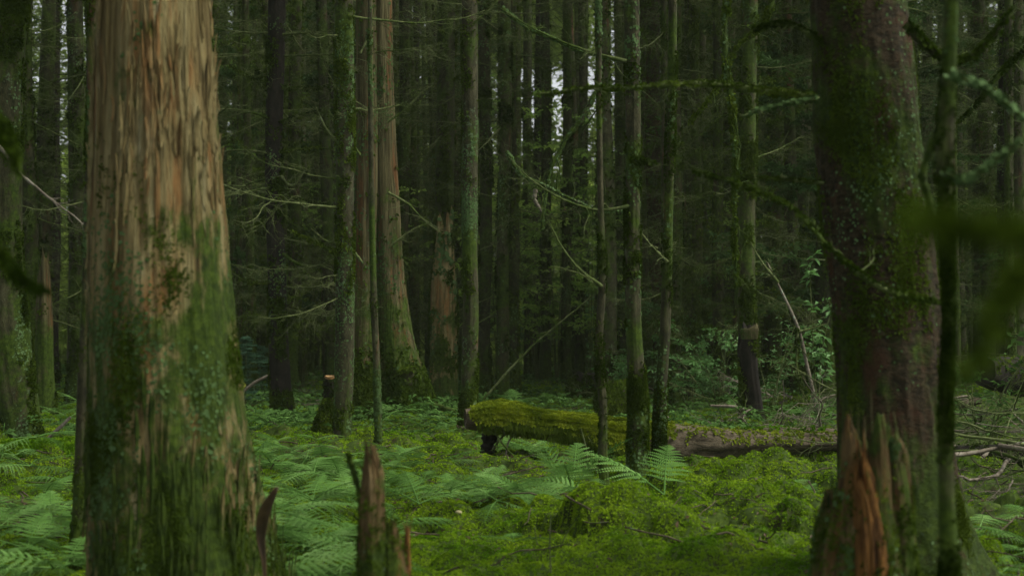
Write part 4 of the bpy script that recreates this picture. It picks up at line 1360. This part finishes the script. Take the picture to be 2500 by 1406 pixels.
# ------------------------------------------------------------------ ferns
def frond_mesh(seed, pairs=15, wide=.34):
    g = np.random.default_rng(seed)
    mb = MB()
    n = 14
    t = np.linspace(0, 1, n)
    bend = g.uniform(.18, .34)
    sw = g.uniform(-.08, .08)
    P = np.stack([sw * t ** 2, t * (1 - .08 * t), -bend * t ** 2.2], -1)
    mb.add(*tube(P, np.linspace(.009, .002, n), 4))
    for k in range(pairs):
        u = .22 + .77 * (k / (pairs - 1)) ** .92
        b = np.array([np.interp(u, t, P[:, i]) for i in range(3)])
        prof = min(1., .55 + (u - .22) * 3.2) * (1 - (u - .22) / .80) ** .85 + .015
        L = wide * prof * g.uniform(.92, 1.08)
        for sg in (-1, 1):
            a = math.radians(g.uniform(62, 76) - 26 * u)
            d = np.array([sg * math.sin(a), math.cos(a), -.10 - .1 * g.random()])
            d /= np.linalg.norm(d)
            m = max(4, int(4 + 11 * prof))
            q = (np.arange(m) + .6) / m
            C0 = b + q[:, None] * d * L
            C0[:, 2] -= L * .22 * q ** 2
            side = np.cross(d, [0, 0, 1.])
            side /= np.linalg.norm(side)
            pl = (L * .075 + .005) * (1 - q) ** .8 + .003
            hw = L / m * .40
            for s2 in (-1, 1):
                e = side * s2
                dirp = e * .92 + d * .45
                A = C0 - d * hw
                B_ = C0 + d * hw
                T_ = C0 + dirp * pl[:, None] + np.array([0, 0, -.12]) * pl[:, None]
                T2 = T_ + d * hw * .9
                Vv = np.stack([A, B_, T2, T_ - d * hw * .3], 1).reshape(-1, 3)
                mb.add(Vv, np.arange(len(Vv)).reshape(-1, 4))
            mb.add(*tube(np.stack([b, b + d * L * .6 - [0, 0, L * .08], b + d * L - [0, 0, L * .22]]), [.003, .002, .001], 3))
    return mb.mesh('frond', M['fern'], smooth=False)


FR = [frond_mesh(600 + i, 11 + i % 3, .32 + .03 * (i % 3)) for i in range(6)]
gf = np.random.default_rng(66)


def fern(px, py, size, label, group, n=5, face=None, el=(.05, .6)):
    Y = gdepth(py)
    X = xat(px, Y)
    t = thing('fern', label, 'fern', (X, Y, float(Hgrd(np.array([X]), np.array([Y]))[0]) + .07), group)
    a0 = gf.uniform(0, 6.28)
    for i in range(n):
        o = link('frond', FR[int(gf.integers(len(FR)))], t)
        az = (a0 + i * 6.283 / n + gf.normal() * .3) if face is None else face + gf.normal() * .5
        s = size * gf.uniform(.75, 1.15)
        o.rotation_euler = (gf.uniform(*el), gf.normal() * .15, az)
        o.scale = (s, s, s)
    return t


def fern_patch(n, pxr, pyr, size, label, group, k=(3, 7), el=(-.1, .6)):
    for i in range(n):
        fern(gf.uniform(*pxr), gf.uniform(*pyr), 1.05 * size * gf.uniform(.7, 1.2), label, group, int(gf.integers(*k)), el=el)


fern_patch(40, (625, 900), (1185, 1440), .42, 'pale green fern in the dense patch between the huge barkless trunk and the splintered snag', 'ferns between the big trunk and the snag')
fern_patch(14, (620, 860), (1120, 1190), .36, 'small fern at the back of the patch right of the huge barkless trunk', 'ferns at the back of the patch')
fern_patch(18, (940, 1110), (1150, 1330), .38, 'pale green fern just right of the splintered snag', 'ferns right of the snag')
fern_patch(17, (1110, 1340), (1215, 1300), .36, 'flat pale fern in the moss in front of the raised log end', 'ferns in the moss in front of the log')
fern_patch(23, (-20, 220), (1230, 1430), .40, 'fern in the lower left corner patch', 'ferns in the lower left corner')
fern_patch(4, (30, 190), (1180, 1215), .46, 'fern arching over the mossy log at the left', 'ferns over the left mossy log')
fern_patch(8, (600, 720), (1030, 1080), .5, 'fern near the foot of the dark branchy trunk', 'ferns at the dark branchy trunk')
fern_patch(8, (960, 1110), (1060, 1090), .46, 'fern at the mossy foot of the twin decaying trunks', 'ferns at the twin trunks')
fern_patch(4, (130, 215), (1040, 1080), .45, 'fern behind the thin lichen crusted stem at the left', 'ferns behind the left stem')
fern_patch(7, (1230, 1560), (985, 1020), .5, 'fern in the clearing just behind the fallen log', 'ferns behind the log')
fern_patch(14, (1660, 2030), (1010, 1060), .45, 'fern among fallen branches behind the right half of the log', 'ferns among branches behind the log')
fern_patch(9, (1190, 1320), (1100, 1135), .38, 'fern in the gap under the raised log', 'ferns under the log')
fern_patch(8, (2330, 2510), (1280, 1420), .32, 'fern in the shade at the lower right corner', 'ferns at the lower right')
fern_patch(3, (1890, 2000), (1215, 1260), .30, 'low fern beside the rotten stump on the moss', 'ferns beside the rotten stump')
fern(1395, 1225, .62, 'tall layered fern standing alone in front of the middle of the log', 'ferns', 5, None, (.6, 1.1))
fern(1620, 1290, .58, 'single pale fern frond leaning left in front of the shaggy mossy trees', 'ferns', 2, .5, (.55, .95))
fern(1445, 1295, .40, 'green fern at the foot of the leaning thin mossy stem', 'ferns', 4)
fern(1255, 1360, .26, 'tiny three frond fern alone in the foreground moss', 'ferns', 3)
fern(970, 1165, .34, 'upright bright fern frond in front of the mossy mound', 'ferns', 3)
for o in C.objects:
    if o.get('group') == 'ferns':
        del o['group']


# ------------------------------------------------------------------ shrubs, saplings, small things
def leafy(label, px, py, h, w, seed, name='leafy_shrub', mat='leaf', n=420, size=.07, Y=None, cat='shrub', stems=5):
    g = np.random.default_rng(seed)
    Y = Y or gdepth(py)
    X = xat(px, Y)
    org = np.array([X, Y, gz(X, Y)])
    t = thing(name, label, cat, org)
    st, P = MB(), []
    for i in range(stems):
        tip = np.array([g.normal() * w * .5, g.normal() * w * .4, h * g.uniform(.6, 1.05)])
        S = spline(np.array([[0, 0, 0], tip * [.35, .35, .55] + g.normal(size=3) * .04, tip]), 10)
        st.add(*tube(S, np.linspace(.012, .003, 10), 5))
        for j in range(9):
            b = S[g.integers(3, 10)]
            e = b + np.array([g.normal() * w * .35, g.normal() * w * .3, g.normal() * .06 + .03])
            st.add(*tube(np.stack([b, (b + e) / 2 + [0, 0, .03], e]), [.004, .003, .0015], 3))
            for q in np.linspace(.3, 1, max(3, n // (stems * 9))):
                P.append(b * (1 - q) + e * q + g.normal(size=3) * .025)
    link('stem', st.mesh('stem', M['twig']), t)
    P = np.array(P)
    N = np.tile([0, -.2, 1.], (len(P), 1)) + g.normal(size=P.shape) * .35
    N /= np.linalg.norm(N, axis=1)[:, None]
    link('foliage', MB().add(*tufts(P, N, size, 2, seed, spread=1., lift=.05, droop=.15, wid=.22)).mesh('foliage', M[mat], smooth=False), t)
    return t


leafy('tall leafy shrub with bright layered leaves right of the broad reddish trunk', 1668, 970, 2.1, .75, 161, Y=22., size=.10)
leafy('bright leafy shrub low behind the slanted thin trunk', 1690, 985, 1.2, .8, 162, Y=20.)
leafy('leafy sapling between the slanted trunk and the blackened snag', 1750, 1000, 1.2, .6, 163, Y=19.)
leafy('leafy plant beside the dark red trunk, pale leaves', 1880, 990, 1.35, .6, 164, Y=18., n=260, size=.055)
leafy('broad leaved sapling at the left of the massive red trunk', 1995, 1010, 1.9, .35, 165, Y=16., size=.10, n=110, stems=2)
leafy('leafy plant behind the rounded moss draped stump', 1525, 985, .9, .6, 166, Y=20.)
leafy('broad leaved plant above the brush behind the slim blurred tree', 2400, 1000, 1.3, .7, 167, Y=13., size=.09, n=170, stems=4, mat='herb')
leafy('bright shrub far off in the light gap of the far clearing, left one', 1290, 935, 2.2, 1.6, 168, Y=40., size=.14, n=700)
leafy('bright shrub far off in the light gap of the far clearing, right one', 1455, 935, 3.0, 1.8, 169, Y=42., size=.14, n=800)


M['glowleaf'] = leafmat('backlight_tinted_leaves', (.09, .17, .03, 1), (.17, .29, .05, 1), (.28, .40, .08, 1), 2.5, .5, .7, .1)  # bright leaf colour stands in for backlight that the stand blocks
for i, (px_, Y_, h_, w_, lb_) in enumerate([
        (1215, 36., 6.5, 1.5, 'broad leaved sapling, backlight painted into its green leaves, behind the close pair of trunks'),
        (1310, 43., 8.5, 2.2, 'tall sapling with backlight painted into its green leaves in the light gap, left of the middle clearing trunk'),
        (1360, 38., 5.5, 1.4, 'sapling with backlight painted into its green leaves right of the middle clearing trunk'),
        (1440, 42., 8., 2.2, 'tall sapling with backlight painted into its green leaves behind the leaning thin mossy stem'),
        (1600, 40., 5., 1.8, 'sapling with backlight painted into its green leaves far behind the broad reddish trunk'),
        (1730, 34., 4.5, 1.8, 'sapling with backlight painted into its green leaves far behind the slanted thin trunk'),
        (740, 38., 9., 1.8, 'sapling with backlight painted into its green leaves high behind the slender lichened trunk')]):
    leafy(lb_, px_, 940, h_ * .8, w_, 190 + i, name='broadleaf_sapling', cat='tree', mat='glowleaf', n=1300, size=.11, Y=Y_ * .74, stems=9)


def young_spruce(label, px, Y, h, w, seed):
    g = np.random.default_rng(seed)
    X = xat(px, Y)
    t = thing('young_spruce', label, 'tree', (X, Y, gz(X, Y)))
    link('trunk', MB().add(*tube(np.array([[0, 0, -.1], [0, 0, h * .5], [.02, 0, h]]), [.025, .016, .004], 6)).mesh('trunk', M['twig']), t)
    mb = MB()
    for i in range(46):
        z = h * (.12 + .86 * (i + g.random()) / 46)
        L = w * (1.05 - z / h) * g.uniform(.7, 1.1) + .05
        az = g.uniform(0, 6.283)
        c = 90
        u = g.random(c)
        wv = (g.random(c) - .5) * L * .7 * (1.05 - u)
        P = np.stack([u * L, wv, -.15 * L * u + .08 * L * u ** 2 + g.normal(size=c) * .008], -1) @ np.array(Matrix.Rotation(az, 3, 'Z')).T + [0, 0, z]
        mb.add(*tufts(P, np.tile([0, 0, 1.], (c, 1)), .05, 3, seed + i, lift=.15, wid=.08))
    link('crown', mb.mesh('crown', M['spruce'], smooth=False), t)


young_spruce('young blue green spruce behind the right side of the huge barkless trunk', 600, 21., 1.1, .75, 181)
young_spruce('small spruce far back left of the lichened trunk', 640, 25., .9, .6, 182)

# mushroom in the foreground moss
Ym = gdepth(1308)
om = np.array([xat(1120, Ym), Ym, float(Hgrd(np.array([xat(1120, Ym)]), np.array([Ym]))[0])])
mt_ = thing('mushroom', 'small pale yellow mushroom in the foreground moss', 'mushroom', om)
pr = .6 * np.array([(.004, .0), (.006, .03), (.030, .032), (.034, .040), (.026, .052), (.010, .058), (.001, .059)])
an = np.arange(18) * 2 * math.pi / 18
Vm = np.stack([pr[:, 0:1] * np.cos(an), pr[:, 0:1] * np.sin(an), pr[:, 1:2] * np.ones((1, 18))], -1)
link('stalk', MB().add(Vm[:2].reshape(-1, 3), grid_quads(2, 18)).mesh('stalk', M['mushroom']), mt_)
link('cap', MB().add(Vm[2:].reshape(-1, 3), grid_quads(5, 18)).mesh('cap', M['mushroom']), mt_)
# single yellow leaf
Yl = 16.5
ol = at(590, 940, Yl)
an = np.linspace(0, 2 * math.pi, 14, endpoint=False)
Vl = np.stack([.045 * np.cos(an), .02 * np.cos(2 * an), .04 * np.sin(an)], -1)
Vl = np.vstack([Vl, [[0, .012, 0]]])
st = tube(np.array([[0, 0, -.04], [.01, 0, -.3], [0, 0, -(ol[2] - gz(ol[0], Yl))]]), [.003, .004, .005], 4)
yl = thing('seedling', 'seedling with one round yellow green leaf beside the huge barkless trunk', 'plant', ol)
link('leaf', MB().add(Vl, np.stack([np.arange(14), (np.arange(14) + 1) % 14, np.full(14, 14)], -1)).mesh('leaf', M['yellowleaf']), yl)
link('stem', MB().add(*st).mesh('stem', M['twig']), yl)

# upright grass stalks in the foreground moss
for i, pth in enumerate([[(1345, 1400), (1342, 1330), (1345, 1255)], [(1355, 1370), (1390, 1290), (1415, 1255)], [(1322, 1360), (1310, 1320), (1305, 1285)], [(1778, 1255), (1774, 1225), (1790, 1205)]]):
    Y = gdepth(pth[0][1])
    org = at(*pth[0], Y)
    t = link('grass_stalk', None, None, org)
    S = spline(np.array([at(a, b, Y) for a, b in pth]), 12)
    o = MB().add(*tube(S, np.linspace(.004, .002, 12), 5)).mesh('grass_stalk', M['twig'], origin=org)
    bpy.data.objects.remove(t)
    o = link('grass_stalk', o, None, org)
    tag(o, ['tall dark dry stalk rising from the foreground moss, straightest one', 'slanting dry stalk in the foreground moss leaning right', 'short dry stalk left of the tall dark stalk',
            'bent grey stalk in the moss below the moss cushion'][i], 'stalk')

# ------------------------------------------------------------------ thin haze, added to lift the dark distance, green for canopy light
hb = MB()
hx, hy0, hy1, hz0, hz1 = 75., -6., 122., -3., 34.
hv = np.array([(x, y, z) for z in (hz0, hz1) for y in (hy0, hy1) for x in (-hx, hx)])
hb.add(hv, np.array([(0, 2, 3, 1), (4, 5, 7, 6), (0, 1, 5, 4), (2, 6, 7, 3), (0, 4, 6, 2), (1, 3, 7, 5)]))
hm = bpy.data.materials.new('haze')
hm.use_nodes = True
hn = hm.node_tree
hn.nodes.clear()
ho = hn.nodes.new('ShaderNodeOutputMaterial')
hvn = hn.nodes.new('ShaderNodeVolumePrincipled')
hvn.inputs['Color'].default_value = (.78, .92, .62, 1)
hvn.inputs['Density'].default_value = .00055
hn.links.new(hvn.outputs[0], ho.inputs['Volume'])
hz_ = link('haze', hb.mesh('haze', hm, smooth=False))
tag(hz_, 'thin green tinted haze added between the trees to lift the dark distance', 'haze', kind='stuff')

# ------------------------------------------------------------------ light, sky, camera
W = bpy.data.worlds.new('World')
SC.world = W
W.use_nodes = True
nt = W.node_tree
nt.nodes.clear()
sky = nt.nodes.new('ShaderNodeTexSky')
sky.sky_type = 'NISHITA'
sky.sun_disc = False
EL, AZ = math.radians(52), math.radians(102)
sky.sun_elevation = EL
sky.sun_rotation = AZ
sky.dust_density = 4.
sky.air_density = 1.
hs = nt.nodes.new('ShaderNodeHueSaturation')
hs.inputs['Saturation'].default_value = .22
bg = nt.nodes.new('ShaderNodeBackground')
bg.inputs['Strength'].default_value = .11
wo = nt.nodes.new('ShaderNodeOutputWorld')
nt.links.new(sky.outputs[0], hs.inputs['Color'])
nt.links.new(hs.outputs[0], bg.inputs['Color'])
nt.links.new(bg.outputs[0], wo.inputs[0])

sd = bpy.data.lights.new('sun', 'SUN')
sd.energy = 1.5
sd.angle = math.radians(14)
sd.color = (1., .97, .76)
so_ = link('sun', sd)
dirv = Vector((math.sin(AZ) * math.cos(EL), math.cos(AZ) * math.cos(EL), math.sin(EL)))
so_.rotation_euler = (-dirv).to_track_quat('-Z', 'Y').to_euler()

cd = bpy.data.cameras.new('camera')
cam = link('camera', cd, None, (0, 0, CAMH))
cam.rotation_euler = (math.radians(90) + TH, 0, 0)
cd.sensor_width = 36
cd.lens = 36 * F / 2500
cd.clip_start, cd.clip_end = .05, 600
cd.dof.use_dof = True
cd.dof.focus_distance = 12.5
cd.dof.aperture_fstop = 2.8
SC.camera = cam

SC.render.engine = 'CYCLES'
cy = SC.cycles
cy.max_bounces = 6
cy.diffuse_bounces = 4
cy.transmission_bounces = 3
cy.glossy_bounces = 2
cy.use_denoising = True
SC.view_settings.view_transform = 'Standard'
SC.view_settings.look = 'None'
SC.view_settings.exposure = 1.05
SC.view_settings.gamma = 1.
